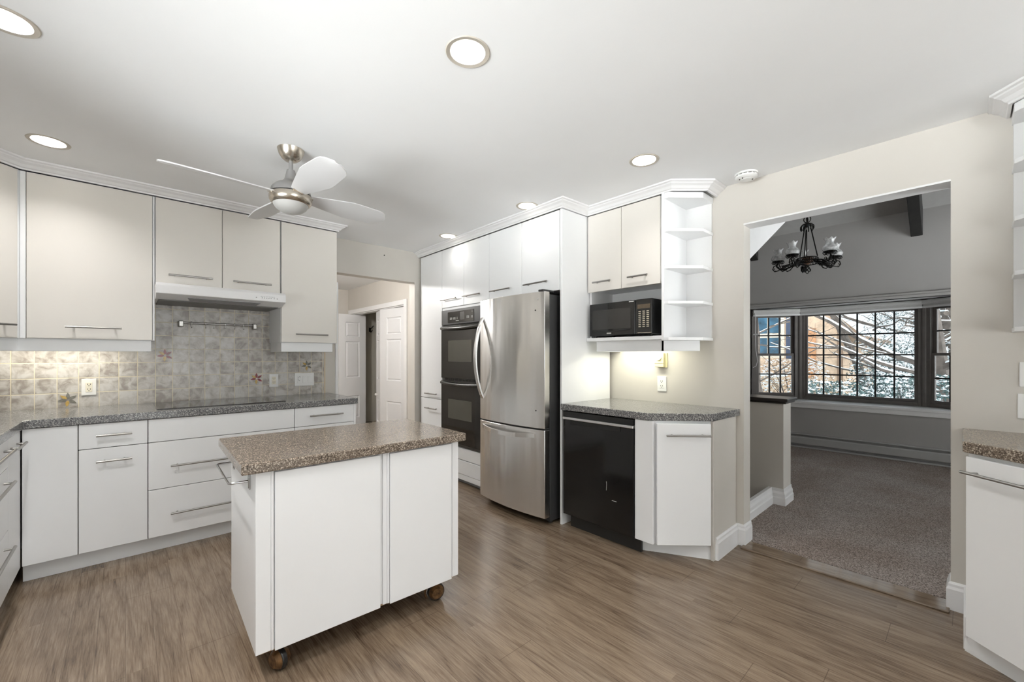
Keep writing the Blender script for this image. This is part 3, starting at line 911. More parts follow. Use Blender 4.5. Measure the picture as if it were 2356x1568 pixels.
# ------------------------------------------------------------------ backsplash, plates, rail
def flower(parent, cx, cz, cols, s, rot, lab):
    y = YB - .0125
    o = None
    for j in range(6):
        a = radians(rot + (90, 32, -35, -100, 184, 138)[j])
        w = .0075 * s
        l0, l1 = .006 * s, .042 * s
        pts = []
        for i in range(13):
            u = i / 12
            q = l0 + (l1 - l0) * u
            pts.append((q, w * (sin(pi * u ** .75)) + .0006))
        for i in range(12, -1, -1):
            pts.append((pts[i][0], -pts[i][1]))
        m = MB().extr(pts, y, y + .004, lambda p, q, t: (cx + p * cos(a) - q * sin(a), t, cz + p * sin(a) + q * cos(a)))
        if o is None:
            o = m.build('flower_motif', M_PETAL[cols[j]], parent, label=lab)
        else:
            m.build('petal', M_PETAL[cols[j]], o)

def plate(name, label, cat, cx, cz, w, h, kind, mat=None, group=None):
    """wall plate on the tile wall (facing -y)"""
    y1 = YB - .0095
    t = thing(name, label, cat, (cx, y1, cz), group)
    MB().box(cx - w / 2, cx + w / 2, y1 - .007, y1, cz - h / 2, cz + h / 2).build('cover_plate', mat or M_PLASTIC, t, bevel=.003)
    if kind == 'outlet':
        MB().box(cx - .017, cx + .017, y1 - .009, y1 - .006, cz - .034, cz + .034).build('receptacle', M_IVORY_LIGHT, t, bevel=.002)
        s = MB()
        for dz in (.017, -.017):
            s.box(cx - .009, cx - .006, y1 - .0098, y1 - .0085, cz + dz - .001, cz + dz + .008)
            s.box(cx + .006, cx + .009, y1 - .0098, y1 - .0085, cz + dz - .001, cz + dz + .008)
            s.cyl((cx, y1 - .0098, cz + dz - .007), (cx, y1 - .0085, cz + dz - .007), .0028, n=10)
        s.build('slots', M_BLACK, t)
    elif kind == 'triple':
        MB().box(cx - .062, cx - .026, y1 - .009, y1 - .006, cz - .034, cz + .034).build('timer_insert', M_PLASTIC, t, bevel=.002)
        s = MB()
        for q in range(9):
            a = radians(60 + q * 26)
            s.cyl((cx - .044 + .012 * cos(a), y1 - .0098, cz + .008 + .018 * sin(a)), (cx - .044 + .012 * cos(a), y1 - .0085, cz + .008 + .018 * sin(a)), .0022, n=8)
        s.build('timer_marks', M_BLACK, t)
        for dx in (.0, .046):
            MB().box(cx + dx - .017, cx + dx + .017, y1 - .011, y1 - .006, cz - .033, cz + .033).build('rocker', M_PLASTIC, t, bevel=.002)
    return t
M_IVORY_LIGHT = painted('ivory_insert', (0.78, 0.74, 0.62), 0.35, 0.01, 20.0, 0.0)

def backsplash():
    t = thing('tile_backsplash', 'grey stone-look square tile backsplash with cream grout and painted flowers', 'backsplash', (.4, YB - .005, 1.2))
    MB().box(XL + .001, 1.412, YB - .0095, YB - .0005, .914, 1.385).box(.145, .947, YB - .0095, YB - .0005, 1.385, 1.70).build('tile_field', M_TILE, t)
    MB().box(1.412, 1.424, YB - .011, YB - .0005, .914, 1.385).build('edge_strip', painted('grout_edge', (.60, .50, .36), .5), t)
    R, G, K = 'red', 'gold', 'grey'
    flower(t, .225, 1.276, (R, R, R, G, R, G), 1.14, 4, 'red and gold flower on the tile right of the wide wall cabinet')
    flower(t, .844, 1.073, (R, R, R, G, R, G), 1.14, 4, 'red and gold flower left of the double outlet')
    flower(t, 1.256, 1.181, (K, K, K, G, K, G), 1.12, 4, 'dark grey flower above the triple switch plate')
    flower(t, -.294, .968, (K, K, K, G, K, G), 1.16, 2, 'grey and gold flower low on the tile left of the large outlet')
    plate('wall_outlet', 'white outlet plate under the wide wall cabinet on the lit tiles', 'outlet', -.192, 1.050, .076, .117, 'outlet')
    plate('wall_outlet', 'white outlet plate right of the cooktop beside a red flower tile', 'outlet', .977, 1.052, .073, .116, 'outlet')
    plate('switch_plate', 'white triple switch plate with timer dial under the right wall cabinet', 'switch', 1.234, 1.052, .168, .120, 'triple')
    # utensil rail
    t = thing('utensil_rail', 'brushed steel utensil rail on the tiles below the range hood', 'rail', (.56, 4.19, 1.53))
    MB().cyl((.325, 4.175, 1.532), (.815, 4.175, 1.532), .0075, n=12).build('bar', M_HANDLE, t, smooth=True)
    for x in (.318, .82):
        MB().box(x - .016, x + .016, 4.158, YB - .0096, 1.500, 1.548).build('bracket', M_HANDLE, t, bevel=.006)
    base = None
    for x in (.385, .475, .53, .607, .672, .738, .60 - .30):
        if x < .32:
            continue
        if base is None:
            base = MB().tube([(0, .006, -.006), (0, .009, .004), (0, 0, .0105), (0, -.0095, .004), (0, -.0085, -.012), (0, -.002, -.028), (0, -.004, -.036), (0, -.012, -.036), (0, -.015, -.030)], .0028, 6).build('rail_hook', M_HANDLE, smooth=True)
            tag(base, 'small steel hook hanging on the utensil rail', 'hook', 'hooks on the utensil rail')
            h = base
        else:
            h = base.copy()
            COL.objects.link(h)
        h.location = (x, 4.175, 1.532)
backsplash()

# ------------------------------------------------------------------ wall cabinets over the tiles
UY = 3.83
def uppers():
    zt, zb = 2.380, 1.378
    G = 'wall cabinets over the tiles'
    # diagonal corner cabinet
    t = thing('wall_cabinet', 'white diagonal corner wall cabinet at the left frame edge', 'cabinet', (-.8, 3.95, zb), G)
    s = .40
    MB().prism([(-.445, YB - .001), (XL + .001, YB - .001), (XL + .001, 3.45), (-.465 - s + .012, 3.83 - s + .032), (-.465 + .012, 3.83 + .032), (-.445, 3.862)], zb, 2.384).build('body', M_CAB, t)
    f = lambda u, w: (-.470 - u * .7071 + w * .7071, 3.828 - u * .7071 - w * .7071)
    d = MB().prism([f(.004, -.018), f(.54, -.018), f(.54, 0), f(.004, 0)], zb, zt).build('door', M_CAB_WARMLIT, t, bevel=.0025)
    a, b = f(.035, 0), f(.30, 0)
    handle(d, (*a, 1.454), (*b, 1.454), (.7071, -.7071, 0))
    MB().box(-.466, -.4425, 3.835, 3.86, zb, zt).build('filler', M_CAB, t, bevel=.0015)
    g = lambda u, w: (-.47 - u * .7071 + w * .7071, 3.862 - u * .7071 - w * .7071)
    MB().prism([g(.01, -.02), g(.5, -.02), g(.5, 0), g(.01, 0)], 1.301, zb).build('valance', M_CAB, t, bevel=.003)
    # wide cabinet
    t = thing('wall_cabinet', 'white wall cabinet with one very wide door, left of the range hood', 'cabinet', (-.15, 4.0, zb), G)
    MB().box(-.4415, .146, UY + .02, YB - .0105, zb, 2.384).build('body', M_CAB, t)
    d = door_y(t, -.4415, .137, zb, zt, UY, mat=M_CAB_WARMLIT)
    handle(d, (-.278, UY, 1.453), (-.019, UY, 1.453), (0, -1, 0))
    MB().box(.139, .147, UY + .004, UY + .02, zb, zt).build('edge_strip', M_CAB, t)
    MB().box(-.50, .131, 3.86, 3.88, 1.301, zb).box(.113, .131, 3.88, YB - .0105, 1.301, zb).build('valance', M_CAB, t, bevel=.003)
    # two doors over the hood
    t = thing('wall_cabinet', 'short white two-door wall cabinet above the range hood', 'cabinet', (.54, 4.0, 1.77), G)
    MB().box(.150, .939, UY + .02, YB - .001, 1.78, 2.384).build('body', M_CAB, t)
    for x0, x1, h0, h1 in ((.152, .539, .221, .477), (.539, .936, .605, .865)):
        d = door_y(t, x0, x1, 1.772, zt, UY, mat=M_CAB_WARMLIT)
        handle(d, (h0, UY, 1.843), (h1, UY, 1.843), (0, -1, 0))
    # right cabinet
    t = thing('wall_cabinet', 'tall white single-door wall cabinet right of the range hood', 'cabinet', (1.17, 4.0, zb), G)
    MB().box(.943, 1.394, UY + .02, YB - .0105, zb + .006, 2.384).build('body', M_CAB, t)
    d = door_y(t, .943, 1.394, zb + .006, zt, UY, mat=M_CAB_WARMLIT)
    handle(d, (1.046, UY, 1.454), (1.306, UY, 1.454), (0, -1, 0))
    MB().box(.95, 1.365, 3.86, 3.88, 1.306, zb + .006).box(.95, .97, 3.88, YB - .0105, 1.306, zb + .006).box(1.345, 1.365, 3.88, YB - .0105, 1.306, zb + .006).build('valance', M_CAB, t, bevel=.003)
    # crown on top of the run
    c = MB().sweep(CROWN, [(-.90, 3.395), (-.465, 3.83), (1.394, 3.83), (1.394, YB - .001)], 1)
    struct(c.build('trim_crown_back', M_TRIM, bevel=.001))
    # range hood
    t = thing('range_hood', 'slim white range hood under the short cabinet, buttons at its right end', 'range hood', (.545, 4.0, 1.665))
    x0, x1 = .148, .941
    MB().extr([(YB - .0105, 1.770), (3.70, 1.770), (3.684, 1.752), (3.684, 1.695), (3.72, 1.688), (3.80, 1.668), (YB - .0105, 1.668)], x0, x1, lambda a, b, q: (q, a, b)).build('body', M_HOOD, t, bevel=.004)
    nz = lambda y: 1.688 - (y - 3.72) * .25 - .001
    MB().add([(.32, 3.735, nz(3.735)), (.775, 3.735, nz(3.735)), (.755, 3.795, nz(3.795)), (.34, 3.795, nz(3.795)),
              (.32, 3.735, nz(3.735) - .003), (.775, 3.735, nz(3.735) - .003), (.755, 3.795, nz(3.795) - .003), (.34, 3.795, nz(3.795) - .003)],
             [(0, 1, 2, 3), (4, 7, 6, 5), (0, 4, 5, 1), (1, 5, 6, 2), (2, 6, 7, 3), (3, 7, 4, 0)]).build('light_lens', M_GREYLENS, t)
    MB().box(x0 + .02, x1 - .02, 3.83, YB - .03, 1.662, 1.668).build('filter', M_HOODUNDER, t, bevel=.002)
    k = MB()
    for x, w in ((.735, .008), (.775, .006), (.79, .006), (.805, .006), (.82, .006), (.835, .006), (.857, .006), (.878, .008)):
        k.box(x - w / 2, x + w / 2, 3.6825, 3.685, 1.716, 1.722)
    for q in range(9):
        k.box(.765 + q * .011, .771 + q * .011, 3.6828, 3.685, 1.728, 1.731)
    k.build('buttons', M_GREYLENS, t)
uppers()

def undercab(name, label, p0, p1, z, watts, col):
    """strip light behind a valance: body, tube and its own area light"""
    c = ((p0[0] + p1[0]) / 2, (p0[1] + p1[1]) / 2)
    t = thing('under_cabinet_light', label, 'light', (*c, z))
    ln = hypot(p1[0] - p0[0], p1[1] - p0[1])
    if p0[1] == p1[1]:
        MB().box(p0[0], p1[0], p0[1] - .02, p0[1] + .02, z - .012, z).build('body', M_PLASTIC, t)
        MB().box(p0[0] + .01, p1[0] - .01, p0[1] - .014, p0[1] + .014, z - .018, z - .012).build('tube', M_TUBE, t)
        sx, sy = ln, .03
    else:
        MB().box(p0[0] - .02, p0[0] + .02, p0[1], p1[1], z - .012, z).build('body', M_PLASTIC, t)
        MB().box(p0[0] - .014, p0[0] + .014, p0[1] + .01, p1[1] - .01, z - .018, z - .012).build('tube', M_TUBE, t)
        sx, sy = .03, ln
    ld = bpy.data.lights.new('strip', 'AREA')
    ld.shape = 'RECTANGLE'
    ld.size, ld.size_y = sx, sy
    ld.energy = watts
    ld.color = col
    lo = bpy.data.objects.new('strip', ld)
    COL.objects.link(lo)
    lo.location = (*c, z - .02)
    lo.parent = t
    lo.matrix_parent_inverse = world_of(t).inverted()
undercab('u', 'strip light hidden behind the valance of the wide wall cabinet', (-.62, 4.06), (-.06, 4.06), 1.378, UNDERCAB_W * 1.35, (1.0, .93, .78))
undercab('v', 'strip light hidden behind the valance below the microwave', (2.90, 1.50), (2.90, 1.95), 1.385, UNDERCAB_W * 1.5, (1.0, .98, .78))

# ------------------------------------------------------------------ tall run: pantry, double oven, cabinets over the fridge
def tall_run():
    global FRAME
    FRAME = Matrix.Translation((2.415, 2.07, 0)) @ Matrix.Rotation(-.0208, 4, 'Z')    # the run stands a touch out of square
    TH, D, ZT = .019, .60, 2.380
    G = 'tall cabinets around oven and fridge'
    def dr(parent, y0, y1, z0, z1, name='door', g=.0018):
        return MB().box(0, TH, y0 + g, y1 - g, z0 + g, z1 - g).build(name, M_CAB, parent, bevel=.0025)
    hd = lambda d, y0, y1, z: handle(d, (0, y0, z), (0, y1, z), (-1, 0, 0))
    # pantry
    t = thing('pantry_cabinet', 'tall narrow white pantry cabinet left of the double oven', 'cabinet', (.3, 1.88, 0), G)
    MB().box(TH + .001, D - .03, 1.681, 2.128, .1, 2.384).build('body', M_CAB, t)
    MB().box(.06, .075, 1.681, 2.128, 0, .1).build('toe_kick', M_CAB, t)
    d = dr(t, 1.68, 2.128, .812, ZT)
    hd(d, 1.752, 1.99, .863)
    d = dr(t, 1.68, 2.128, .104, .808)
    hd(d, 1.752, 1.99, .704)
    # oven housing
    t = thing('oven_cabinet', 'tall white cabinet housing the double oven, two doors above and drawers below', 'cabinet', (.3, 1.28, 0), G)
    MB().box(TH + .001, D, .881, .899, .1, 2.384).box(TH + .001, D, 1.661, 1.679, .1, 2.384).box(TH + .001, D, .899, 1.661, 1.765, 2.384).box(TH + .001, D, .899, 1.661, .1, .372).box(D - .02, D, .899, 1.661, .372, 1.765).build('body', M_CAB, t)
    MB().box(.004, TH + .002, .90, 1.672, 1.744, 1.766).build('top_rail', M_CAB, t, bevel=.002)
    for y0, y1, h0, h1 in ((1.281, 1.68, 1.379, 1.660), (.88, 1.281, .986, 1.266)):
        d = dr(t, y0, y1, 1.770, ZT)
        hd(d, h0, h1, 1.851)
    dr(t, .88, 1.68, .247, .366, 'drawer')
    d = dr(t, .88, 1.68, .104, .243, 'drawer')
    MB().box(.004, TH, .885, 1.675, .049, .103).build('plinth', M_CAB, t, bevel=.002)
    MB().box(.06, .075, .881, 1.679, 0, .1).build('toe_kick', M_GREYLENS, t)
    # over-fridge cabinet with side panel
    t = thing('fridge_cabinet', 'white two-door cabinet bridging over the fridge with full-height side panel', 'cabinet', (.3, .44, 0), G)
    MB().box(TH + .001, D, .021, .879, 1.775, 2.384).build('body', M_CAB, t)
    for y0, y1, h0, h1 in ((.445, .88, .565, .838), (.022, .445, .127, .393)):
        d = dr(t, y0, y1, 1.770, ZT)
        hd(d, h0, h1, 1.850)
    MB().box(.002, D + .01, 0, .019, 0, 2.384).build('side_panel', M_CAB, t, bevel=.002)
    # double oven
    t = thing('double_oven', 'black built-in double wall oven between pantry and fridge', 'oven', (.2, 1.28, .373))
    y0, y1 = .9, 1.66
    MB().box(.0, .40, y0, y1, .374, 1.742).build('body', M_BLACKMATTE, t)
    MB().box(-.018, -.001, y0 + .004, y1, 1.590, 1.741).build('control_panel', painted('oven_panel', (.035, .035, .036), .35), t, bevel=.003)
    MB().box(-.0205, -.0175, 1.088, 1.537, 1.605, 1.716).build('display', M_OVENGLASS, t)
    k = MB()
    rr = random.Random(3)
    for yy in (1.49, 1.475, 1.46, 1.43, 1.415, 1.40, 1.365, 1.20, 1.185, 1.17, 1.11, 1.12):
        for zz in (1.638, 1.646, 1.655):
            k.box(-.0212, -.0204, yy - .005, yy + .004 + rr.random() * .004, zz, zz + .004)
    for yy in (1.115,):
        k.box(-.0212, -.0204, yy - .008, yy + .008, 1.695, 1.700)
    k.box(-.0212, -.0204, 1.335, 1.39, 1.622, 1.625)
    k.build('panel_print', M_PRINT, t)
    MB().box(-.0212, -.0204, 1.245, 1.315, 1.63, 1.705).build('clock_window', M_OVENBAR, t)
    for n_, (z0, z1, p0, p1) in enumerate(((1.046, 1.578, 1.215, 1.428), (.402, 1.022, .643, .838))):
        dd = MB().box(-.026, -.001, y0 + .004, y1 - .006, z0, z1).build('oven_door', M_OVENGLASS, t, bevel=.004)
        MB().box(-.0275, -.0255, 1.112, 1.518, p0, p1).build('window_pane', M_OVENPANE, dd)
        bar = MB()
        pts = []
        for q in range(15):
            u = q / 14
            pts.append((-.030 - .030 * sin(pi * u) ** .6, y0 + .02 + (y1 - y0 - .04) * u, z1 - .022 - .012 * sin(pi * u)))
        bar.tube(pts, .017, 10)
        bar.build('handle', M_OVENBAR, dd, smooth=True)
    v = MB()
    for q in range(26):
        yy = y0 + .03 + q * .027
        v.box(-.006, -.0005, yy, yy + .016, 1.026, 1.042)
    v.build('vent_slots', M_OVENBAR, t)
    MB().box(-.012, -.001, y0, y1, .375, .398).build('lower_trim', M_OVENBAR, t, bevel=.003)
    FRAME = Matrix.Identity(4)
tall_run()
c = MB().sweep(CROWN, [(2.457, YB - .001), (2.415, 2.066), (2.715, 2.060), (2.715, 1.355), (2.885, 1.196), (XR - .001, 1.196)], 1)
struct(c.build('trim_crown_right', M_TRIM, bevel=.001))

# ------------------------------------------------------------------ fridge
def fridge():
    t = thing('fridge', 'stainless steel bottom-freezer fridge between the oven and the dishwasher', 'fridge', (2.6, 2.5, 0))
    y0, y1 = 2.122, 2.890
    MB().box(2.345, 3.0, y0 + .004, y1 - .004, .025, 1.735).build('body', M_FRIDGESIDE, t, bevel=.004)
    def panel(z0, z1, name):
        n = 24
        pts = []
        for i in range(n + 1):
            u = i / n
            bow = .036 * (1 - (2 * u - 1) ** 2)
            pts.append((2.283 - bow, y0 + (y1 - y0) * u))
        pts += [(2.338, y1), (2.338, y0)]
        return MB().prism(pts, z0, z1).build(name, M_STEEL, t, bevel=.003, smooth=True)
    up = panel(.728, 1.752, 'fridge_door')
    lo = panel(.062, .716, 'freezer_drawer')
    MB().box(2.30, 2.345, y0 + .01, y1 - .01, .07, 1.75).build('gasket', M_BLACKMATTE, t)
    # tall bowed handle on the far side of the door
    pts, yh = [], 2.845
    for i in range(25):
        u = i / 24
        pts.append((2.276 - .085 * sin(pi * u) ** .8 - .006, yh, .905 + .70 * u))
    h = MB()
    prof = []
    for p in pts:
        prof.append(p)
    for i in range(24):
        (xa, ya, za), (xb, yb, zb) = pts[i], pts[i + 1]
        h.add([(xa, ya - .016, za), (xa, ya + .016, za), (xa + .014, ya + .016, za), (xa + .014, ya - .016, za),
               (xb, yb - .016, zb), (xb, yb + .016, zb), (xb + .014, yb + .016, zb), (xb + .014, yb - .016, zb)],
              [(0, 1, 5, 4), (1, 2, 6, 5), (2, 3, 7, 6), (3, 0, 4, 7)] + ([(0, 3, 2, 1)] if i == 0 else []) + ([(4, 5, 6, 7)] if i == 23 else []))
    h.build('handle', M_STEEL, up, smooth=True)
    # freezer handle
    h = MB()
    pts = []
    for i in range(21):
        u = i / 20
        yy = 2.205 + .63 * u
        bow = .036 * (1 - (2 * (yy - y0) / (y1 - y0) - 1) ** 2)
        pts.append((2.283 - bow - .008 - .045 * sin(pi * u) ** .7, yy, .672 - .012 * sin(pi * u)))
    for i in range(20):
        (xa, ya, za), (xb, yb, zb) = pts[i], pts[i + 1]
        h.add([(xa, ya, za - .016), (xa + .012, ya, za - .016), (xa + .012, ya, za + .016), (xa, ya, za + .016),
               (xb, yb, zb - .016), (xb + .012, yb, zb - .016), (xb + .012, yb, zb + .016), (xb, yb, zb + .016)],
              [(0, 1, 5, 4), (1, 2, 6, 5), (2, 3, 7, 6), (3, 0, 4, 7)] + ([(0, 3, 2, 1)] if i == 0 else []) + ([(4, 5, 6, 7)] if i == 19 else []))
    h.build('handle', M_STEEL, lo, smooth=True)
    MB().box(2.275, 2.40, y0 + .008, y0 + .06, 1.752, 1.768).build('hinge_cover', M_FRIDGESIDE, t, bevel=.005)
    d = MB()
    for yy, zz, q in ((2.205, 1.615, .006), (2.20, .86, .005)):
        u = (yy - y0) / (y1 - y0)
        x = 2.283 - .036 * (1 - (2 * u - 1) ** 2)
        d.cyl((x - .0015, yy, zz), (x + .002, yy, zz), q, n=12)
    d.build('dents', M_BLACK, up)
    k = MB()
    u = (2.19 - y0) / (y1 - y0)
    x = 2.283 - .036 * (1 - (2 * u - 1) ** 2)
    k.cyl((x - .001, 2.208, 1.70), (x + .002, 2.208, 1.70), .006, n=14)
    k.box(x - .001, x + .002, 2.188, 2.196, 1.695, 1.705).box(x - .001, x + .002, 2.174, 2.183, 1.695, 1.705)
    k.build('maker_mark', M_PRINT, up)
    f = MB()
    for yy in (y0 + .05, y1 - .05):
        f.cyl((2.40, yy, 0), (2.40, yy, .03), .02, n=12).cyl((2.9, yy, 0), (2.9, yy, .03), .02, n=12)
    f.build('feet', M_BLACKMATTE, t)
fridge()

# ------------------------------------------------------------------ microwave niche, corner shelves
UX = 2.715
def shelf_unit(sgn, ym, label):
    """open corner shelves with a clipped corner; ym is the plane that meets the wall cabinets, the unit runs sgn along y"""
    t = thing('corner_shelf', label, 'shelf', (2.9, ym + sgn * .1, 1.378), 'open end shelves with clipped corners')
    Y = lambda d: ym + sgn * d
    poly = lambda x0, d0: [(XR - .001, Y(d0)), (x0, Y(d0)), (x0, Y(.047)), (2.885, Y(.205)), (XR - .001, Y(.205))]
    MB().box(UX - .015, XR - .001, min(Y(0), Y(.018)), max(Y(0), Y(.018)), 1.378, 2.384).build('side_panel', M_CAB, t, bevel=.002)
    MB().box(XR - .014, XR - .001, min(Y(.018), Y(.200)), max(Y(.018), Y(.200)), 1.40, 2.35).build('back_panel', M_CABIN, t)
    for z0, z1 in ((1.378, 1.398), (1.626, 1.645), (1.866, 1.886), (2.118, 2.138), (2.345, 2.384)):
        MB().prism(poly(UX - .008, .018), z0, z1).build('shelf', M_CAB, t, bevel=.0015)
    return t

def niche():
    G = 'wall cabinet over the dishwasher worktop'
    t = thing('wall_cabinet', 'white two-door wall cabinet with an open microwave niche below', 'cabinet', (2.9, 1.73, 1.38))
    ya, yb = 1.421, 2.056
    MB().box(UX + .02, XR - .001, ya, yb, 1.79, 2.384).build('body', M_CAB, t)
    for y0, y1, h0, h1 in ((1.748, yb - .001, 1.827, 1.987), (1.437, 1.748, 1.519, 1.678)):
        d = MB().box(UX, UX + .019, y0 + .0018, y1 - .0018, 1.774, 2.380).build('door', M_CAB_WARMLIT, t, bevel=.0025)
        handle(d, (UX, h0, 1.843), (UX, h1, 1.843), (-1, 0, 0), posts=.025)
    MB().box(UX + .03, XR - .001, yb - .018, yb, 1.412, 1.79).box(XR - .015, XR - .001, ya, yb - .018, 1.412, 1.79).build('niche_lining', M_CABIN, t)
    MB().box(UX - .012, XR - .001, ya, yb + .004, 1.385, 1.412).build('niche_shelf', M_CAB, t, bevel=.003)
    MB().box(UX + .02, UX + .038, ya + .0, 1.985, 1.305, 1.385).box(UX + .038, XR - .001, 1.967, 1.985, 1.305, 1.385).build('valance', M_CAB, t, bevel=.002)
    MB().prism([(UX + .02, ya), (UX + .02, ya + .018), (UX + .21, ya - .16), (UX + .197, ya - .172)], 1.305, 1.378).build('valance_return', M_CAB, t, bevel=.002)
    shelf_unit(-1, 1.421, 'open white corner shelves between the microwave and the beige wall')
    # microwave, pushed in at a slight angle
    global FRAME
    FRAME = Matrix.Translation((2.718, 2.030, 1.4125)) @ Matrix.Rotation(radians(-1.5), 4, 'Z')
    t = thing('microwave', 'black countertop microwave in the niche beside the corner shelves', 'microwave', (.15, -.22, 0))
    w, h, d = .545, .262, .30
    MB().box(.012, d, -w, 0, .012, h).build('case', M_BLACKGLOSS, t, bevel=.004)
    k = MB()
    for x in (.03, .27):
        for y in (-.03, -w + .03):
            k.cyl((x, y, 0), (x, y, .014), .012, n=10)
    k.build('feet', M_RUBBER, t)
    do = MB().box(-.012, .012, -.413, 0, .012, h + .001).build('door', M_BLACKGLOSS, t, bevel=.006)
    MB().box(-.0135, -.0115, -.375, -.03, .062, .212).build('window_pane', M_MWGLASS, do)
    pts = []
    for q in range(13):
        u = q / 12
        pts.append((-.016, -.03 - .345 * u, .056 - .014 * sin(pi * u)))
    MB().tube(pts, .004, 6).build('grip_line', M_BLACK, do)
    MB().box(-.0137, -.0115, -.205, -.165, .026, .036).build('maker_plate', M_PRINT, do)
    MB().box(-.0137, -.0125, -.40, -.36, h - .012, h - .006).build('top_label', M_PRINT, do)
    cp = MB().box(-.012, .012, -w, -.416, .012, h + .001).build('control_panel', M_BLACKGLOSS, t, bevel=.004)
    MB().box(-.0135, -.0115, -.53, -.43, .195, .225).build('display', M_DISPLAY, cp)
    k = MB()
    for r in range(9):
        for cc in range(3):
            yy = -.448 - cc * .032
            zz = .175 - r * .0135
            k.box(-.0135, -.0115, yy - .009, yy + .009, zz - .003, zz + .003)
    k.build('keypad', M_KEYS, cp)
    MB().box(-.0135, -.0115, -.54, -.43, .022, .026).build('open_button', M_KEYS, cp)
    FRAME = Matrix.Identity(4)
niche()

# ------------------------------------------------------------------ dishwasher side
def right_base():
    o = MB().prism([(XR - .001, 2.054), (2.398, 2.068), (2.398, 1.345), (2.655, 1.062), (XR - .001, 1.040)], .868, .914).build('worktop', M_TOP_GREY, bevel=.004)
    tag(o, 'grey speckled worktop with a clipped corner over the dishwasher', 'worktop')
    t = thing('dishwasher', 'black dishwasher with a pale handle strip beside the fridge', 'dishwasher', (2.7, 1.75, 0))
    y0, y1 = 1.452, 2.045
    MB().box(2.435, 3.0, y0, y1, .09, .862).build('tub', M_BLACKMATTE, t)
    MB().box(2.398, 2.434, y0 + .003, y1 - .002, .822, .862).build('control_panel', M_BLACKGLOSS, t, bevel=.003)
    MB().box(2.390, 2.434, y0 + .001, y1 - .001, .803, .821).build('handle_strip', M_DWSTRIP, t, bevel=.003)
    d = MB().box(2.400, 2.434, y0 + .003, y1 - .002, .10, .802).build('door', M_BLACKGLOSS, t, bevel=.004)
    MB().box(2.397, 2.401, 1.55, 1.975, .770, .800).build('grip_recess', M_BLACK, d)
    s = MB().box(2.3992, 2.4002, 1.580, 1.617, .300, .303)
    s.tube([(2.3995, 1.660, .42), (2.3995, 1.658, .40), (2.3995, 1.661, .36)], .0012, 5)
    s.build('scratches', M_PRINT, d)
    MB().box(2.455, 2.475, y0 - .02, y1 - .03, 0.0, .092).build('toe_kick', M_BLACKMATTE, t)
    # clipped end cabinet
    t = thing('base_cabinet', 'white end base cabinet with a slanted door beside the dishwasher', 'cabinet', (2.8, 1.3, 0), 'end cabinets with slanted door')
    A, Bp = (2.424, 1.318), (2.668, 1.078)
    MB().prism([(XR - .002, 1.448), (2.425, 1.448), (2.425, 1.332), (2.676, 1.082), (XR - .002, 1.082)], .10, .866).build('body', M_CAB, t)
    MB().box(2.405, 2.424, 1.322, 1.447, .10, .866).build('filler', M_CAB, t, bevel=.002)
    dv = Vector((Bp[0] - A[0], Bp[1] - A[1])).normalized()
    nn = Vector((-abs(dv.y), -abs(dv.x)))
    f = lambda u, w: (A[0] + dv.x * u + nn.x * w, A[1] + dv.y * u + nn.y * w)
    ln = hypot(Bp[0] - A[0], Bp[1] - A[1])
    d = MB().prism([f(.006, .001), f(ln - .006, .001), f(ln - .006, .020), f(.006, .020)], .102, .852).build('door', M_CAB, t, bevel=.0025)
    a, b = f(.055, .020), f(ln - .02, .020)
    handle(d, (*a, .783), (*b, .783), (nn.x, nn.y, 0), posts=.04)
    MB().prism([(XR - .002, 1.081), (2.672, 1.081), (2.672, 1.062), (XR - .002, 1.062)], .0, .866).build('end_panel', M_WALL, t, bevel=.002, label='beige painted end panel')
    MB().prism([(2.49, 1.447), (2.705, 1.047), (2.70, 1.062), (2.74, 1.075), (2.51, 1.447)], 0, .098).build('toe_kick', M_CAB, t)
    prof = [(0, 0), (.016, 0), (.016, .105), (.011, .118), (.010, .13), (.004, .14), (0, .14)]
    MB().sweep(prof, [(2.70, 1.062), (XR - .002, 1.062)], 1).build('base_moulding', M_TRIM, t)

    # mirrored end cabinet at the right frame edge
    o = MB().prism([(XR - .001, .018), (2.578, .014), (2.398, -.205), (2.398, -1.6), (XR - .001, -1.6)], .868, .914).build('worktop', M_TOP_BROWN, bevel=.004)
    tag(o, 'brown speckled worktop at the right frame edge, right of the opening', 'worktop')
    t = thing('base_cabinet', 'white end base cabinet with a slanted front at the right frame edge', 'cabinet', (2.8, -.4, 0), 'end cabinets with slanted door')
    A, Bp = (2.598, -.005), (2.424, -.197)
    MB().prism([(XR - .002, -.003), (2.600, -.003), (2.43, -.20), (2.43, -1.6), (XR - .002, -1.6)], .10, .866).build('body', M_CAB, t)
    dv = Vector((Bp[0] - A[0], Bp[1] - A[1])).normalized()
    nn = Vector((-abs(dv.y), abs(dv.x)))
    f = lambda u, w: (A[0] + dv.x * u + nn.x * w, A[1] + dv.y * u + nn.y * w)
    ln = hypot(Bp[0] - A[0], Bp[1] - A[1])
    d = MB().prism([f(.004, .002), f(ln, .002), f(ln, .020), f(.004, .020)], .102, .775).build('door', M_CAB, t, bevel=.0025)
    d = MB().prism([f(.004, .002), f(ln, .002), f(ln, .020), f(.004, .020)], .782, .852).build('drawer', M_CAB, t, bevel=.0025)
    a, b = f(.012, .020), f(ln - .01, .020)
    handle(d, (*a, .790), (*b, .790), (nn.x, nn.y, 0), posts=.035)
    for k in range(3):
        MB().box(2.406, 2.424, -.66 - .46 * k, -.205 - .46 * k, .102, .852).build('door', M_CAB, t, bevel=.0025)
    MB().prism([(XR - .002, .0), (2.672, .0), (2.664, .008), (2.49, -.21), (2.49, -1.6), (2.52, -1.6), (2.52, -.22), (2.69, -.01), (XR - .002, -.01)], 0, .098).build('toe_kick', M_CAB, t)
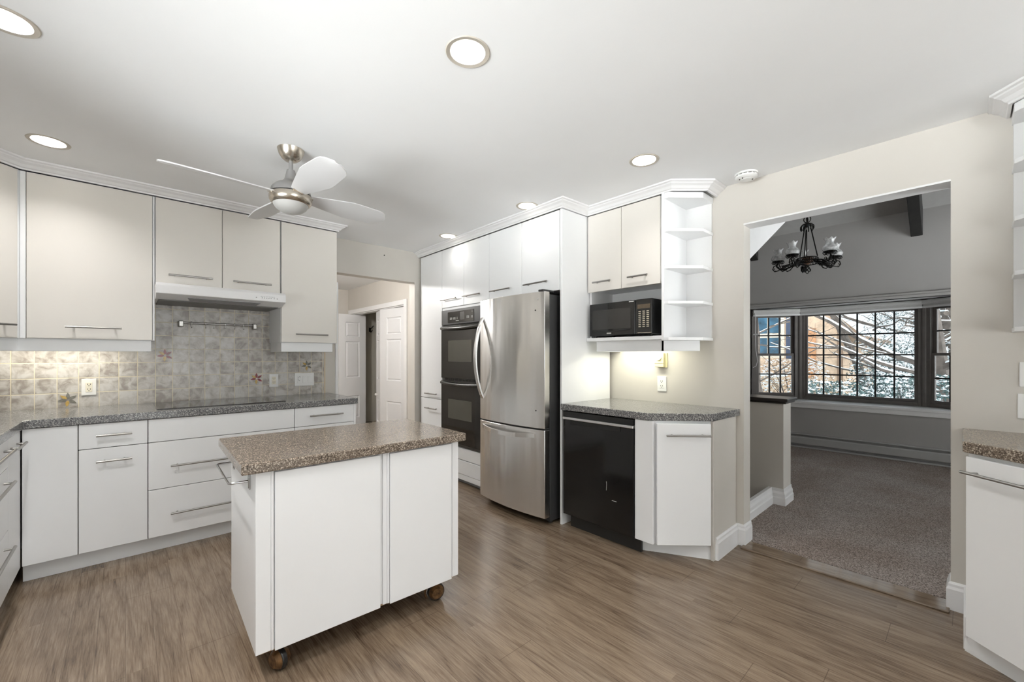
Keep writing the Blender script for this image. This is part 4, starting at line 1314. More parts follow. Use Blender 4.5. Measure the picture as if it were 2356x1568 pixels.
    MB().box(2.672, XR - .02, -.002, .012, 0, .14).box(2.655, 2.685, .0, .010, .06, .15).build('base_moulding', M_TRIM, t, bevel=.003)
    shelf_unit(1, -.345, 'open white corner shelves at the right frame edge')
    t2 = MB().sweep(CROWN, [(UX, -1.6), (UX, -.298), (2.885, -.135), (XR - .001, -.135)], -1)
    struct(t2.build('trim_crown_end', M_TRIM, bevel=.001))
    t = thing('wall_cabinet', 'white wall cabinet outside the picture beyond the right shelves', 'cabinet', (2.9, -1, 1.38))
    MB().box(UX, XR - .001, -1.6, -.366, 1.378, 2.384).build('body', M_CAB, t)

    # plates on the wall with the opening
    def xplate(name, label, cat, cy, cz, w, h, outlet):
        t = thing(name, label, cat, (XR, cy, cz))
        MB().box(XR - .007, XR - .0005, cy - w / 2, cy + w / 2, cz - h / 2, cz + h / 2).build('cover_plate', M_PLASTIC, t, bevel=.003)
        MB().box(XR - .009, XR - .006, cy - .017, cy + .017, cz - .034, cz + .034).build('insert', M_PLASTIC, t, bevel=.002)
        if outlet:
            s = MB()
            for dz in (.018, -.018):
                for dy in (-.0075, .0075):
                    s.box(XR - .0098, XR - .0085, cy + dy - .0016, cy + dy + .0016, cz + dz - .001, cz + dz + .008)
                s.cyl((XR - .0098, cy, cz + dz - .007), (XR - .0085, cy, cz + dz - .007), .003, n=10)
            s.build('slots', M_BLACK, t)
    xplate('wall_outlet', 'white outlet plate below the ivory thermostat', 'outlet', 1.599, 1.056, .074, .116, True)
    xplate('switch_plate', 'upper white wall plate at the right frame edge under the shelves', 'switch', -.20, 1.185, .075, .114, False)
    xplate('switch_plate', 'lower white wall plate at the right frame edge above the brown worktop', 'switch', -.195, 1.038, .075, .116, False)
    t = thing('thermostat', 'small ivory thermostat with a round dial below the microwave cabinet', 'thermostat', (XR, 1.6, 1.24))
    MB().box(XR - .012, XR - .0005, 1.552, 1.634, 1.182, 1.296).build('back_plate', M_IVORY, t, bevel=.004)
    MB().box(XR - .040, XR - .012, 1.568, 1.640, 1.186, 1.292).build('case', M_IVORY, t, bevel=.003)
    MB().cyl((XR - .050, 1.604, 1.258), (XR - .040, 1.604, 1.258), .019, .021, 24).build('dial', M_IVORY_LIGHT, t, smooth=True)
    MB().box(XR - .0408, XR - .0398, 1.568, 1.640, 1.213, 1.215).build('seam', M_GAP, t)
right_base()

# ------------------------------------------------------------------ island
def island():
    global FRAME
    FRAME = Matrix.Translation((.315, 1.823, 0)) @ Matrix.Rotation(radians(-1.75), 4, 'Z')
    t = thing('kitchen_island', 'white rolling kitchen island with a brown speckled top in the middle of the floor', 'island', (.5, .34, 0))
    W_, D_ = 1.008, .68
    MB().box(0, W_, 0, D_, .823, .864).build('worktop', M_TOP_BROWN, t, bevel=.006)
    x0, x1, y0, y1, z0 = .050, .975, .025, .65, .118
    MB().box(x0, x1, y0 + .012, y1, z0, .823).build('body', M_CAB, t, bevel=.002)
    # recessed panels and battens on the side that faces the viewer
    MB().box(.115, .545, y0 - .006, y0 + .012, z0 - .004, .815).build('front_panel', M_CAB, t, bevel=.002)
    MB().box(.592, .930, y0 - .006, y0 + .012, z0 - .004, .815).build('front_panel', M_CAB, t, bevel=.002)
    for a, b in ((x0, .102), (.560, .580), (.938, x1)):
        MB().box(a, b, y0 + .002, y0 + .012, z0, .822).build('batten', M_CAB, t, bevel=.002)
    MB().box(.102, .112, y0 - .002, y0 + .012, z0, .822).box(.580, .590, y0 - .003, y0 + .012, z0, .822).build('bead', M_CAB, t, bevel=.003)
    MB().box(x0 + .02, x1 - .02, y0 + .02, y1 - .02, z0 - .012, z0).build('bottom_board', M_RAWWOOD, t)
    # towel bar on the left end
    tb = MB()
    pts = [(x0 - .004, .135, .768), (x0 - .062, .137, .768), (x0 - .072, .147, .768), (x0 - .072, .523, .768), (x0 - .062, .533, .768), (x0 - .004, .535, .768)]
    tb.tube(pts, .0045, 10)
    bar = tb.build('towel_bar', M_CHROME, t, smooth=True)
    for y in (.135, .535):
        MB().lathe([(0, 0), (.0135, 0), (.0135, .004), (.010, .006), (0, .006)], 0, 0, 20)
        k = MB()
        pr = []
        for q in range(24):
            a = 2 * pi * q / 24
            pr.append((.013 * cos(a), .040 * sin(a)))
        k.extr(pr, x0 - .006, x0, lambda p, q, s: (s, y + p, .772 + q))
        k.extr([(p * .6, q * .85) for p, q in pr], x0 - .009, x0 - .006, lambda p, q, s: (s, y + p, .772 + q))
        k.build('bracket', M_CHROME, bar, smooth=True)
    # ball casters
    for cx, cy, rot in ((.143, .078, 20), (.874, .085, 75), (.125, .58, 160), (.885, .58, 120)):
        r = .044
        ca = MB().box(cx - .03, cx + .03, cy - .03, cy + .03, z0 - .018, z0 - .012).cyl((cx, cy, .085), (cx, cy, z0 - .012), .014, n=12).build('caster', M_CASTER, t, bevel=.002)
        a = radians(rot)
        ux, uy = cos(a), sin(a)
        P = lambda s: (cx + ux * s, cy + uy * s, r)
        for s0, s1, ra, rb in ((-.030, -.006, .026, r), (.006, .030, r, .026)):
            MB().cyl(P(s0), P(s1), ra, rb, 24).build('wheel_shell', M_CASTER, ca, smooth=True)
        MB().cyl(P(-.007), P(.007), r, r, 28).cyl(P(-.012), P(-.006), r * .96, r, 28).build('tyre', M_RUBBER, ca, smooth=True)
        MB().tube([(cx - uy * .02, cy + ux * .02, .095), (cx - uy * .052, cy + ux * .052, .08), (cx - uy * .058, cy + ux * .058, .045), (cx - uy * .05, cy + ux * .05, .02)], .006, 8).build('hood_guard', M_CASTER, ca, smooth=True)
    FRAME = Matrix.Identity(4)
island()

# ------------------------------------------------------------------ ceiling fan, smoke detector
def fan():
    cx, cy = .690, 2.604
    t = thing('ceiling_fan', 'brushed nickel ceiling fan with four white blades and a frosted bowl', 'ceiling fan', (cx, cy, CZ))
    MB().lathe([(.0, 2.375), (.020, 2.375), (.034, 2.378), (.050, 2.392), (.062, 2.412), (.070, 2.4390), (0, 2.4392)], cx, cy, 40).build('canopy', M_NICKEL, t, smooth=True)
    MB().cyl((cx, cy, 2.30), (cx, cy, 2.385), .011, n=18).build('downrod', M_NICKELGREY, t, smooth=True)
    MB().lathe([(0, 2.322), (.022, 2.322), (.026, 2.30), (.034, 2.268), (.048, 2.252), (.078, 2.236), (.098, 2.214), (.106, 2.186), (0, 2.186)], cx, cy, 48).build('motor_housing', M_NICKELGREY, t, smooth=True)
    MB().lathe([(.0, 2.188), (.101, 2.188), (.101, 2.178), (0, 2.178)], cx, cy, 48).build('black_groove', M_BLACK, t)
    MB().lathe([(0, 2.180), (.107, 2.180), (.111, 2.168), (.109, 2.148), (.100, 2.132), (.092, 2.128), (0, 2.128)], cx, cy, 48).build('lower_ring', M_NICKEL, t, smooth=True)
    MB().lathe([(0, 2.078), (.03, 2.080), (.058, 2.090), (.080, 2.107), (.0915, 2.129), (0, 2.130)], cx, cy, 48).build('light_bowl', M_FROST, t, smooth=True)
    MB().sphere((cx, cy, 2.0775), .003, 10, 6).build('finial', M_NICKELGREY, t, smooth=True)
    for k in range(4):
        a = radians(4.5 + 90 * k)
        d = Vector((cos(a), sin(a), 0))
        w = Vector((sin(a), -cos(a), 0))          # clockwise side
        pitch = radians(17)
        wv = w * cos(pitch) + Vector((0, 0, 1)) * sin(pitch)
        up = d.cross(wv).normalized()
        c0 = Vector((cx, cy, 2.178))
        n = 22
        L_, R0 = .585, .088
        outl = []
        for i in range(n + 1):
            u = i / n
            s = R0 + (L_ - R0) * u
            half = .034 + .050 * min(1, u / .5) ** .9 - .014 * max(0, (u - .6) / .4)
            if u > .86:
                half *= max(0.05, 1 - ((u - .86) / .14) ** 2.2) ** .5
            outl.append((s, half))
        top, bot = [], []
        for s, h in outl:
            for q in (-1, -.33, .33, 1):
                camber = -.006 * (q * q)
                p = c0 + d * s + wv * (h * q) + up * camber
                top.append(p + up * .003)
                bot.append(p - up * .003)
        m4 = 4
        v = top + bot
        o = len(top)
        f = []
        for i in range(n):
            for j in range(3):
                f.append((i * m4 + j, i * m4 + j + 1, (i + 1) * m4 + j + 1, (i + 1) * m4 + j))
                f.append((o + i * m4 + j, o + (i + 1) * m4 + j, o + (i + 1) * m4 + j + 1, o + i * m4 + j + 1))
            for j in (0, 3):
                f.append((i * m4 + j, (i + 1) * m4 + j, o + (i + 1) * m4 + j, o + i * m4 + j))
        for i in (0, n):
            for j in range(3):
                f.append((i * m4 + j, i * m4 + j + 1, o + i * m4 + j + 1, o + i * m4 + j))
        b = MB().add(v, f).build('blade', M_BLADE, t, smooth=True)
        e = c0 + d * .095
        g = MB().add([e - d * .03 - wv * .03 - up * .007, e + d * .02 - wv * .026 - up * .007, e + d * .02 + wv * .026 - up * .007, e - d * .03 + wv * .03 - up * .007,
                      e - d * .03 - wv * .03 + up * .010, e + d * .02 - wv * .026 + up * .007, e + d * .02 + wv * .026 + up * .007, e - d * .03 + wv * .03 + up * .010],
                     [(0, 3, 2, 1), (4, 5, 6, 7), (0, 1, 5, 4), (1, 2, 6, 5), (2, 3, 7, 6), (3, 0, 4, 7)])
        g.build('blade_iron', M_NICKEL, b, bevel=.004)
fan()

def smoke():
    x, y = 2.93, .962
    t = thing('smoke_detector', 'round white smoke detector on the ceiling above the opening', 'smoke detector', (x, y, CZ))
    MB().lathe([(0, CZ - .0005), (.066, CZ - .0005), (.066, CZ - .010), (.060, CZ - .012), (0, CZ - .012)], x, y, 40).build('base', M_PLASTIC, t, smooth=True)
    MB().lathe([(0, CZ - .012), (.058, CZ - .012), (.058, CZ - .020), (0, CZ - .020)], x, y, 40).build('vent_gap', M_GAP, t)
    MB().lathe([(0, CZ - .017), (.064, CZ - .017), (.064, CZ - .026), (.056, CZ - .034), (.032, CZ - .037), (.030, CZ - .041), (0, CZ - .042)], x, y, 40).build('cover', M_PLASTIC, t, smooth=True)
    k = MB()
    for q in range(14):
        a = 2 * pi * q / 14
        k.add([(x + .0585 * cos(a + s) * e, y + .0585 * sin(a + s) * e, z) for z in (CZ - .020, CZ - .011) for s, e in ((-.06, 1.0), (.06, 1.0), (.06, 1.06), (-.06, 1.06))],
              [(0, 3, 2, 1), (4, 5, 6, 7), (0, 1, 5, 4), (1, 2, 6, 5), (2, 3, 7, 6), (3, 0, 4, 7)])
    k.build('ribs', M_PLASTIC, t)
    k = MB()
    for dx, dy in ((-.03, .03), (-.042, .008), (-.012, .0), (.02, -.03)):
        k.cyl((x + dx, y + dy, CZ - .0405), (x + dx, y + dy, CZ - .033), .004, n=8)
    k.build('grille_holes', M_GAP, t)
smoke()
o = MB().box(2.085, 2.093, YB - .012, YB, 2.343, 2.353).build('wall_screw', M_BLACK)
o.location.x = -.055
tag(o, 'tiny dark screw in the beige wall above the hall opening', 'screw')

# ------------------------------------------------------------------ hall: closet doors
def panel_leaf(t, name, p, q, z0, z1, th=.034, rows=((.13, .40), (.86, .66), (1.60, .27)), knob=None):
    """moulded panel door leaf from plan point p to q; panels face the viewer's side (left of p->q is negated)"""
    P, Q = Vector(p), Vector(q)
    d = (Q - P)
    ln = d.length
    d.normalize()
    n = Vector((d.y, -d.x))
    if n.dot(Vector((-P.x, -P.y))) < 0:
        n = -n
    pt = lambda u, w, z: (P.x + d.x * u + n.x * w, P.y + d.y * u + n.y * w, z)
    def bx(m, u0, u1, za, zb, w0, w1):
        return m.add([pt(u, w, z) for z in (za, zb) for u, w in ((u0, w0), (u1, w0), (u1, w1), (u0, w1))],
                     [(0, 3, 2, 1), (4, 5, 6, 7), (0, 1, 5, 4), (1, 2, 6, 5), (2, 3, 7, 6), (3, 0, 4, 7)])
    m = MB()
    st = ln * .24
    zs = [z0]
    bx(m, 0, st, z0, z1, -th, 0); bx(m, ln - st, ln, z0, z1, -th, 0)
    prev = z0
    pan = MB()
    for a, h in rows:
        bx(m, st, ln - st, prev, z0 + a, -th, 0)
        za, zb = z0 + a, z0 + a + h
        bx(m, st, ln - st, za, zb, -th, -.020)
        e = .035
        u0, u1 = st, ln - st
        v = [pt(u0, -.001, za), pt(u1, -.001, za), pt(u1, -.001, zb), pt(u0, -.001, zb),
             pt(u0 + .014, -.019, za + .014), pt(u1 - .014, -.019, za + .014), pt(u1 - .014, -.019, zb - .014), pt(u0 + .014, -.019, zb - .014),
             pt(u0 + e, -.003, za + e), pt(u1 - e, -.003, za + e), pt(u1 - e, -.003, zb - e), pt(u0 + e, -.003, zb - e)]
        pan.add(v, [(0, 1, 5, 4), (1, 2, 6, 5), (2, 3, 7, 6), (3, 0, 4, 7), (4, 5, 9, 8), (5, 6, 10, 9), (6, 7, 11, 10), (7, 4, 8, 11), (8, 9, 10, 11)])
        prev = zb
    bx(m, st, ln - st, prev, z1, -th, 0)
    o = m.build(name, M_DOOR, t)
    pan.build('raised_panel', M_DOOR, o)
    if knob is not None:
        c = Vector(pt(knob, 0, 0))
        kz = .62
        nn = Vector((n.x, n.y, 0))
        k = MB().cyl(c + Vector((0, 0, kz)), c + Vector((0, 0, kz)) + nn * .02, .008, n=12)
        cc = c + Vector((0, 0, kz)) + nn * .032
        k.sphere(cc, .020, 14, 8)
        k.build('knob', M_PLASTIC, o, smooth=True)
    return o

def hall():
    t = thing('bifold_door', 'white panelled bifold closet door folded open beside the wall cabinet', 'door', (3.05, 7.65, 0), 'bifold closet doors in the hall')
    panel_leaf(t, 'door_leaf', (3.30, 7.62), (2.80, 7.60), .02, 2.03)
    panel_leaf(t, 'door_leaf', (2.80, 7.665), (3.28, 7.70), .02, 2.03)
    t = thing('bifold_door', 'white panelled bifold closet door standing ajar with a round knob', 'door', (3.1, 6.2, 0), 'bifold closet doors in the hall')
    panel_leaf(t, 'door_leaf', (3.165, 5.775), (3.07, 6.53), .02, 2.03)
    panel_leaf(t, 'door_leaf', (3.085, 6.56), (3.21, 6.98), .02, 2.03, knob=.25)
    hx, hy, hz = 3.504, 7.8995, 1.785
    t = thing('coat_hook', 'small black coat hook on the dark closet wall', 'hook', (hx, hy, hz))
    MB().box(hx - .018, hx + .018, hy - .007, hy, hz - .04, hz + .04).build('back_plate', M_IRON, t, bevel=.003)
    MB().tube([(hx, hy - .006, hz + .02), (hx + .01, hy - .05, hz + .03), (hx + .03, hy - .07, hz + .06), (hx + .04, hy - .07, hz + .075)], .009, 8).tube([(hx, hy - .006, hz - .02), (hx, hy - .045, hz - .05), (hx + .01, hy - .065, hz - .03), (hx + .02, hy - .07, hz - .005)], .009, 8).build('prongs', M_IRON, t, smooth=True)
    # added unseen ceiling fixture to light the hall
    t = thing('added_ceiling_light', 'added round flush ceiling light in the hall, hidden from view', 'ceiling light', (1.3, 5.3, 2.52))
    MB().lathe([(0, 2.519), (.15, 2.519), (.15, 2.50), (0, 2.50)], 1.3, 5.3, 32).build('base', M_TRIM, t, smooth=True)
    MB().lathe([(0, 2.44), (.08, 2.45), (.13, 2.475), (.14, 2.50), (0, 2.50)], 1.3, 5.3, 32).build('bowl', M_TUBE, t, smooth=True)
    ld = bpy.data.lights.new('hall_fill_lamp', 'POINT')
    ld.energy = HALL_W
    ld.color = (1, .975, .94)
    ld.shadow_soft_size = .1
    lo = bpy.data.objects.new('hall_fill_lamp', ld)
    COL.objects.link(lo)
    lo.location = (1.3, 5.3, 2.32)
    lo.parent = t
    lo.matrix_parent_inverse = world_of(t).inverted()
hall()

# ------------------------------------------------------------------ chandelier
def chandelier():
    cx, cy, z0 = 5.10, 1.105, 2.14
    t = thing('chandelier', 'black wrought iron chandelier with etched glass shades in the dining room', 'chandelier', (cx, cy, 2.9))
    global FRAME
    FRAME = Matrix.Translation((cx, cy, 2.69)) @ Matrix.Scale(.87, 4) @ Matrix.Translation((-cx, -cy, -2.69))
    # chain to the sloping ceiling
    ztop = 2.69 + (3.0 + (6.9 - cx) * .66 - 2.69) / .87
    ch = MB()
    z = 2.70
    i = 0
    while z < ztop:
        pts = []
        for k in range(10):
            a = 2 * pi * k / 10
            r, h = .010, .022
            pts.append((cx + (r * cos(a) if i % 2 else 0), cy + (0 if i % 2 else r * cos(a)), z + .02 + h * sin(a)))
        ch.tube(pts, .0032, 5, closed=True)
        z += .036
        i += 1
    ch.build('chain', M_IRON, t)
    MB().lathe([(0, ztop - .06), (.05, ztop - .05), (.06, ztop + .03), (0, ztop + .03)], cx, cy, 20).build('ceiling_rose', M_IRON, t)
    # loops, crown and hanging rods
    b = MB()
    for rot in (0, pi / 2):
        b.tube([(cx + .034 * cos(2 * pi * k / 16) * cos(rot), cy + .034 * cos(2 * pi * k / 16) * sin(rot), 2.655 + .038 * sin(2 * pi * k / 16)) for k in range(16)], .005, 6, closed=True)
    b.cyl((cx, cy, 2.56), (cx, cy, 2.70), .006, n=8)
    b.build('top_loop', M_IRON, t)
    b = MB().lathe([(0, 2.572), (.025, 2.577), (.06, 2.585), (.05, 2.60), (.02, 2.612), (0, 2.615)], cx, cy, 16)
    for k in range(8):
        a = 2 * pi * k / 8
        b.tube([(cx + .05 * cos(a), cy + .05 * sin(a), 2.59), (cx + .065 * cos(a), cy + .065 * sin(a), 2.575), (cx + .066 * cos(a), cy + .066 * sin(a), 2.545), (cx + .056 * cos(a), cy + .056 * sin(a), 2.525)], .006, 6)
    b.build('crown', M_IRON, t)
    b = MB()
    for k in range(3):
        a = 2 * pi * k / 3 + .5
        b.cyl((cx + .03 * cos(a), cy + .03 * sin(a), 2.58), (cx + .10 * cos(a), cy + .10 * sin(a), 2.21), .006, n=8)
    b.cyl((cx - .02, cy, 2.58), (cx - .02, cy, 2.2), .005, n=8)
    b.build('hanging_rods', M_IRON, t)
    MB().lathe([(0, 2.12), (.03, 2.135), (.055, 2.16), (.06, 2.19), (.045, 2.215), (.02, 2.225), (0, 2.225)], cx, cy, 20).build('hub', M_BRONZE, t, smooth=True)
    # filigree ring
    b = MB()
    for rr, zz in ((.10, 2.20), (.115, 2.165), (.10, 2.135)):
        b.tube([(cx + rr * cos(2 * pi * k / 24), cy + rr * sin(2 * pi * k / 24), zz) for k in range(24)], .006, 6, closed=True)
    for k in range(18):
        a = 2 * pi * k / 18
        b.tube([(cx + .108 * cos(a + .12 * cos(q)), cy + .108 * sin(a + .12 * cos(q)), 2.168 + .028 * sin(q)) for q in [2 * pi * j / 8 for j in range(8)]], .0035, 5, closed=True)
    b.build('filigree_ring', M_IRON, t)
    # quatrefoil pendant below
    b = MB()
    for k in range(4):
        a = 2 * pi * k / 4
        b.tube([(cx + (.022 * cos(a) + .019 * cos(q)) * .74, cy - (.022 * cos(a) + .019 * cos(q)) * .67, 2.065 + .022 * sin(a) + .019 * sin(q)) for q in [2 * pi * j / 10 for j in range(10)]], .0042, 6, closed=True)
    b.tube([(cx, cy, 2.13), (cx + .03, cy - .01, 2.10), (cx + .045, cy - .02, 2.07), (cx + .035, cy - .02, 2.05)], .006, 6)
    b.tube([(cx, cy, 2.13), (cx, cy, 2.09)], .006, 6)
    b.build('pendant', M_IRON, t)
    for k in range(5):
        a = 2 * pi * k / 5 + .35
        u = Vector((cos(a), sin(a), 0))
        w = Vector((-sin(a), cos(a), 0))
        P = lambda r, z, s=0: tuple(Vector((cx, cy, 0)) + u * r + w * s + Vector((0, 0, z)))
        b = MB()
        b.tube([P(.08, 2.17), P(.15, 2.13), P(.22, 2.105), (P(.28, 2.115)), P(.31, 2.15), P(.30, 2.185)], .0095, 8)
        b.tube([P(.28, 2.10), P(.33, 2.09), P(.352, 2.12), P(.34, 2.155), P(.315, 2.165), P(.30, 2.145)], .006, 6)
        b.tube([P(.14, 2.125), P(.17, 2.085), P(.20, 2.075), P(.215, 2.09), P(.20, 2.105)], .006, 6)
        for sgn in (1, -1):
            b.tube([P(.10, 2.16, .02 * sgn), P(.16, 2.155, .035 * sgn), P(.22, 2.14, .03 * sgn), P(.27, 2.10, .02 * sgn), P(.25, 2.085, .01 * sgn), P(.22, 2.095, .008 * sgn)], .0068, 6)
        for q in range(7):
            r = .12 + q * .028
            zc = 2.15 - .02 * sin(pi * q / 6)
            b.tube([P(r + .014 * cos(g), zc + .016 * sin(g), .018 * (-1) ** q) for g in [2 * pi * j / 8 for j in range(8)]], .0048, 5, closed=True)
        b.tube([P(.33, 2.13), P(.345, 2.11), P(.335, 2.095), P(.32, 2.10)], .005, 6)
        arm = b.build('arm', M_IRON, t, smooth=False)
        c = Vector((cx, cy, 0)) + u * .295
        g = MB().lathe([(.018, 2.185), (.035, 2.19), (.062, 2.205), (.062, 2.212), (.03, 2.205), (.018, 2.20)], c.x, c.y, 18, True)
        for j in range(10):
            q = 2 * pi * j / 10
            g.tube([(c.x + .058 * cos(q), c.y + .058 * sin(q), 2.21), (c.x + .066 * cos(q), c.y + .066 * sin(q), 2.195), (c.x + .054 * cos(q), c.y + .054 * sin(q), 2.178), (c.x + .03 * cos(q), c.y + .03 * sin(q), 2.185)], .0035, 5)
        g.build('shade_gallery', M_IRON, arm)
        # hurricane shade: round belly, crimped neck, frilled rim
        n = 28
        prof = [(.042, 2.208), (.066, 2.224), (.073, 2.244), (.063, 2.270), (.042, 2.288), (.036, 2.302), (.041, 2.325), (.054, 2.350)]
        v, f = [], []
        for i, (r, z) in enumerate(prof):
            fr = max(0, (i - 4) / 3)
            for j in range(n):
                q = 2 * pi * j / n
                rr = r * (1 + .14 * fr * cos(7 * q))
                v.append((c.x + rr * cos(q), c.y + rr * sin(q), z + .010 * fr * cos(7 * q)))
        for i in range(len(prof) - 1):
            f += [(i * n + j, i * n + (j + 1) % n, (i + 1) * n + (j + 1) % n, (i + 1) * n + j) for j in range(n)]
        MB().add(v, f).build('glass_shade', M_SHADE, arm, smooth=True)
        MB().cyl((c.x, c.y, 2.20), (c.x, c.y, 2.245), .010, n=10).build('lamp_socket', M_TRIM, arm)
    FRAME = Matrix.Identity(4)
chandelier()

# ------------------------------------------------------------------ outside the bay window: snowy yard
def yard():
    GZ = -.75
    g = MB()
    n = 26
    rr = random.Random(11)
    v = []
    for i in range(n + 1):
        for j in range(n + 1):
            x = 7.6 + 52 * (i / n) ** 1.4
            y = -30 + 60 * j / n
            v.append((x, y, GZ + rr.uniform(-.06, .06) + .012 * (x - 8)))
    f = [(i * (n + 1) + j, (i + 1) * (n + 1) + j, (i + 1) * (n + 1) + j + 1, i * (n + 1) + j + 1) for i in range(n) for j in range(n)]
    struct(g.add(v, f).build('ground', M_SNOW, smooth=True))
    gz = lambda x: GZ + .012 * (x - 8)
    # neighbour's house
    X = 24.0
    t = thing('house', 'pale orange brick house with a snowy gable roof seen through the bay window', 'house', (28, 7, gz(24)))
    gy0, gy1, ez, pk = 3.83, 11.5, 2.65, 6.6
    ym = (gy0 + gy1) / 2
    MB().extr([(gy0, gz(24) - .3), (gy1, gz(24) - .3), (gy1, ez), (ym, pk), (gy0, ez)], X, X + 9, lambda a, b, s: (s, a, b)).build('wall', M_BRICK, t)
    sl = (pk - ez) / (ym - gy0)
    rf = MB()
    sn = MB()
    for s_ in (1, -1):
        yE = gy0 - .75 if s_ == 1 else gy1 + .75
        zE = ez - .75 * sl
        rf.extr([(ym, pk + .05), (yE, zE + .05), (yE, zE + .30), (ym, pk + .30)], X - .5, X + 9.5, lambda a, b, s: (s, a, b))
        sn.extr([(ym, pk + .30), (yE, zE + .30), (yE - .02 * s_, zE + .52), (ym, pk + .55)], X - .48, X + 9.5, lambda a, b, s: (s, a, b))
    rf = rf.build('roof', M_FASCIA, t)
    sn.build('roof_snow', M_SNOW, rf)
    MB().box(X - .03, X, gy0, gy0 + .22, gz(24), ez).build('corner_board', M_FASCIA, t)
    MB().box(X - .05, X, 4.85, 5.35, gz(24) + .8, 2.6).build('brick_pier', painted('orange_pier', (.60, .32, .17), .9, .15, 6.0), t)
    for y0, y1, z0, z1, nn_ in ((6.25, 7.45, 1.30, 2.20, 2), (6.25, 7.45, 2.42, 3.40, 2), (5.35, 5.72, 1.2, 2.2, 1), (9.2, 10.4, 1.2, 2.3, 2)):
        w = MB().box(X - .05, X + .01, y0 - .12, y1 + .12, z0 - .12, z1 + .12).build('window', M_CREAM, t)
        for q in range(nn_):
            a = y0 + (y1 - y0) * q / nn_ + .04
            b = y0 + (y1 - y0) * (q + 1) / nn_ - .04
            MB().box(X - .07, X - .04, a, b, z0, z1).build('pane', M_HOUSEPANE, w)
    for y0, z0, z1 in ((5.82, 1.15, 3.4),):
        MB().box(X - .07, X - .01, y0, y0 + .24, z0, z1).build('shutter', M_SHUTTER, t)
    MB().box(X - .6, X, 6.0, 8.2, .28, .42).build('snowy_ledge', M_SNOW, t, bevel=.04)
    MB().box(X - .55, X, 6.0, 8.2, gz(24), .28).build('planter_wall', painted('pale_stucco', (.62, .50, .38), .9, .1, 4.0), t)
    # second house far right
    t = thing('house', 'distant green gabled house with a snow-covered roof behind the bare trees', 'house', (30, -3, .0))
    MB().extr([(-4.6, gz(30) - .3), (-.6, gz(30) - .3), (-.6, 2.2), (-2.6, 3.9), (-4.6, 2.2)], 30, 36, lambda a, b, s: (s, a, b)).build('wall', M_SHED, t)
    r = MB()
    for yE in (-.2, -5.0):
        r.extr([(-2.6, 3.95), (yE, 1.92), (yE, 2.25), (-2.6, 4.35)], 29.6, 36, lambda a, b, s: (s, a, b))
    r.build('roof_snow', M_SNOW, t)
    MB().box(29.95, 30.02, -2.1, -1.3, .9, 1.9).build('window', M_HOUSEPANE, t)

    # bare trees with snow lying on the limbs
    def tree(seed, x, y, h, r, label, lean=0.0, low=False):
        rr = random.Random(seed)
        t = thing('bare_tree', label, 'tree', (x, y, gz(x)), 'bare trees in the snowy yard')
        wood, snow = MB(), MB()
        def limb(p, d, ln, rad, depth):
            pts = [p]
            q = p.copy()
            dd = d.copy()
            for i in range(4):
                dd = (dd + Vector((rr.uniform(-.22, .22), rr.uniform(-.22, .22), rr.uniform(-.12, .18)))).normalized()
                q = q + dd * ln / 4
                pts.append(q.copy())
            wood.tube(pts, lambda u: rad * (1 - .6 * u), 6 if depth < 2 else 4)
            flat = abs(d.z) < .85
            if flat and rad > .022:
                snow.tube([a + Vector((0, 0, rad * .75)) for a in pts], lambda u: rad * (.62 - .3 * u), 5)
            if depth < 5 and rad > .0035:
                for k in range(3 if depth else 6):
                    i = rr.randint(1, 4)
                    a = rr.uniform(0, 2 * pi)
                    nd = (dd * .55 + Vector((cos(a), sin(a), rr.uniform(-.15, .5)))).normalized()
                    limb(pts[i], nd, ln * rr.uniform(.4, .65), rad * rr.uniform(.26, .42), depth + 1)
        base = Vector((x, y, gz(x) - .1))
        limb(base, Vector((0, lean, 1)).normalized(), h, r, 0)
        if low:
            for k in range(4):
                a = rr.uniform(0, 2 * pi)
                limb(base + Vector((0, 0, rr.uniform(1.2, 3.4))), Vector((cos(a) * .6, sin(a) + .2, rr.uniform(-.1, .25))).normalized(), h * .42, r * .24, 1)
        wood.build('trunk', M_BARK, t)
        snow.build('limb_snow', M_SNOW, t)
    tree(1, 15.0, .35, 7.0, .26, 'bare snowy tree with a thick trunk behind the right half of the middle window', -.05, True)
    tree(2, 19.0, 2.2, 8.0, .15, 'thin bare tree in front of the brick house corner', .06, True)
    tree(3, 21.0, -1.6, 8.0, .24, 'bare tree in the yard behind the right bay window', .04, True)
    tree(4, 26.0, 1.4, 9.0, .30, 'tall bare tree standing beyond the brick house', 0, True)
    tree(5, 32.0, .2, 10.0, .34, 'farthest bare tree in the snowy yard', 0, True)
    tree(6, 13.0, 3.7, 5.5, .07, 'slender bare sapling in front of the brick house windows', .1, True)

    # snow-dusted shrubs: leaf quads and clumps of snow
    def shrub(seed, x, y, rx, h, label, leaf=M_LEAF, nl=1500, nsn=520):
        rr = random.Random(seed)
        t = thing('shrub', label, 'shrub', (x, y, gz(x)), 'snow-dusted shrubs outside the bay')
        lf, sn, st = MB(), MB(), MB()
        def spot():
            a = rr.uniform(0, 2 * pi)
            q = rr.random() ** .4
            z = rr.random()
            R = rx * q * (.55 + .45 * sin(pi * min(1, z * .9 + .1)))
            return Vector((x + R * cos(a), y + R * 1.3 * sin(a), gz(x) + .02 + h * z))
        for k in range(nl):
            p = spot()
            s = rr.uniform(.025, .055)
            u = Vector((rr.uniform(-1, 1), rr.uniform(-1, 1), rr.uniform(-1, 1))).normalized()
            w = u.orthogonal().normalized()
            lf.add([p - u * s, p + w * s * .4, p + u * s, p - w * s * .4], [(0, 1, 2, 3)])
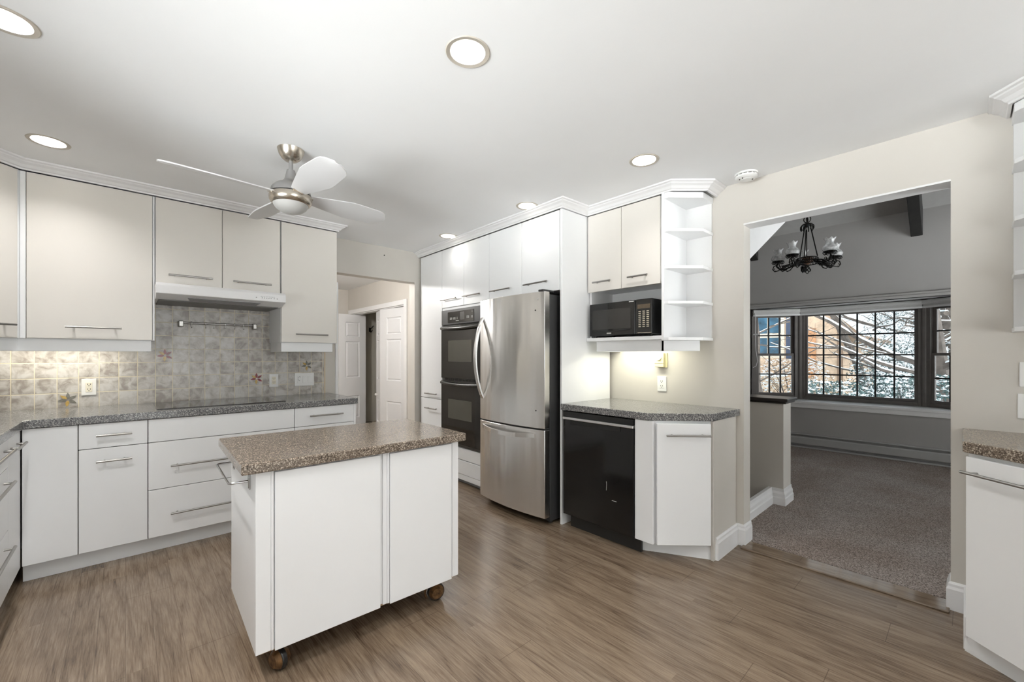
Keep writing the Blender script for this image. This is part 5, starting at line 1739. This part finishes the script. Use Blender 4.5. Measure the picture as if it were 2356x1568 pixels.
        for k in range(nsn):
            p = spot()
            s = rr.uniform(.02, .06)
            sn.add([p + Vector((s, 0, 0)), p + Vector((0, s, 0)), p + Vector((-s, 0, 0)), p + Vector((0, -s, 0)), p + Vector((0, 0, s * .5)), p - Vector((0, 0, s * .2))],
                   [(0, 1, 4), (1, 2, 4), (2, 3, 4), (3, 0, 4), (1, 0, 5), (2, 1, 5), (3, 2, 5), (0, 3, 5)])
        for k in range(26):
            p = spot()
            st.tube([(x + rr.uniform(-.1, .1), y + rr.uniform(-.1, .1), gz(x) - .05), ((x + p.x) / 2, (y + p.y) / 2, gz(x) + (p.z - gz(x)) * .6), tuple(p)], .008, 4)
        lf.build('foliage', leaf, t)
        sn.build('snow_clumps', M_SNOW, t)
        st.build('stems', M_TWIG, t)
    shrub(21, 10.6, 1.95, .75, 1.45, 'low snowy evergreen shrub below the bay corner next to the half wall', nl=2200, nsn=700)
    shrub(22, 11.4, .75, .85, 1.6, 'broad snowy evergreen shrub below the middle window', nl=2400, nsn=900)
    shrub(23, 11.8, -.75, .8, 1.6, 'snowy evergreen shrub behind the right part of the middle window', nl=2400, nsn=900)
    shrub(24, 12.2, -2.3, .8, 1.5, 'snowy shrub below the right bay window', nl=2000, nsn=800)
    shrub(25, 16.0, 3.9, 1.0, 1.8, 'snow-flecked brown shrub against the brick house', M_LEAFBROWN, 1700, 900)
    shrub(26, 17.5, 1.35, 1.1, 2.3, 'tall snowy shrub behind the middle window, left of the thick trunk', M_LEAF, 2600, 1200)
    shrub(27, 19.5, -1.3, 1.2, 2.5, 'tall snowy shrub right of the thick trunk', M_LEAF, 2600, 1200)
    shrub(28, 23.0, 1.9, 1.2, 3.6, 'tall dark evergreen beside the brick house corner', M_LEAF, 3000, 1300)
    shrub(29, 36.0, 1.4, 2.6, 7.0, 'far evergreen mass behind the bare trees', M_LEAF, 4200, 2200)
    shrub(30, 27.0, -4.2, 1.8, 5.0, 'far evergreen mass by the green house', M_LEAF, 3400, 1700)
yard()
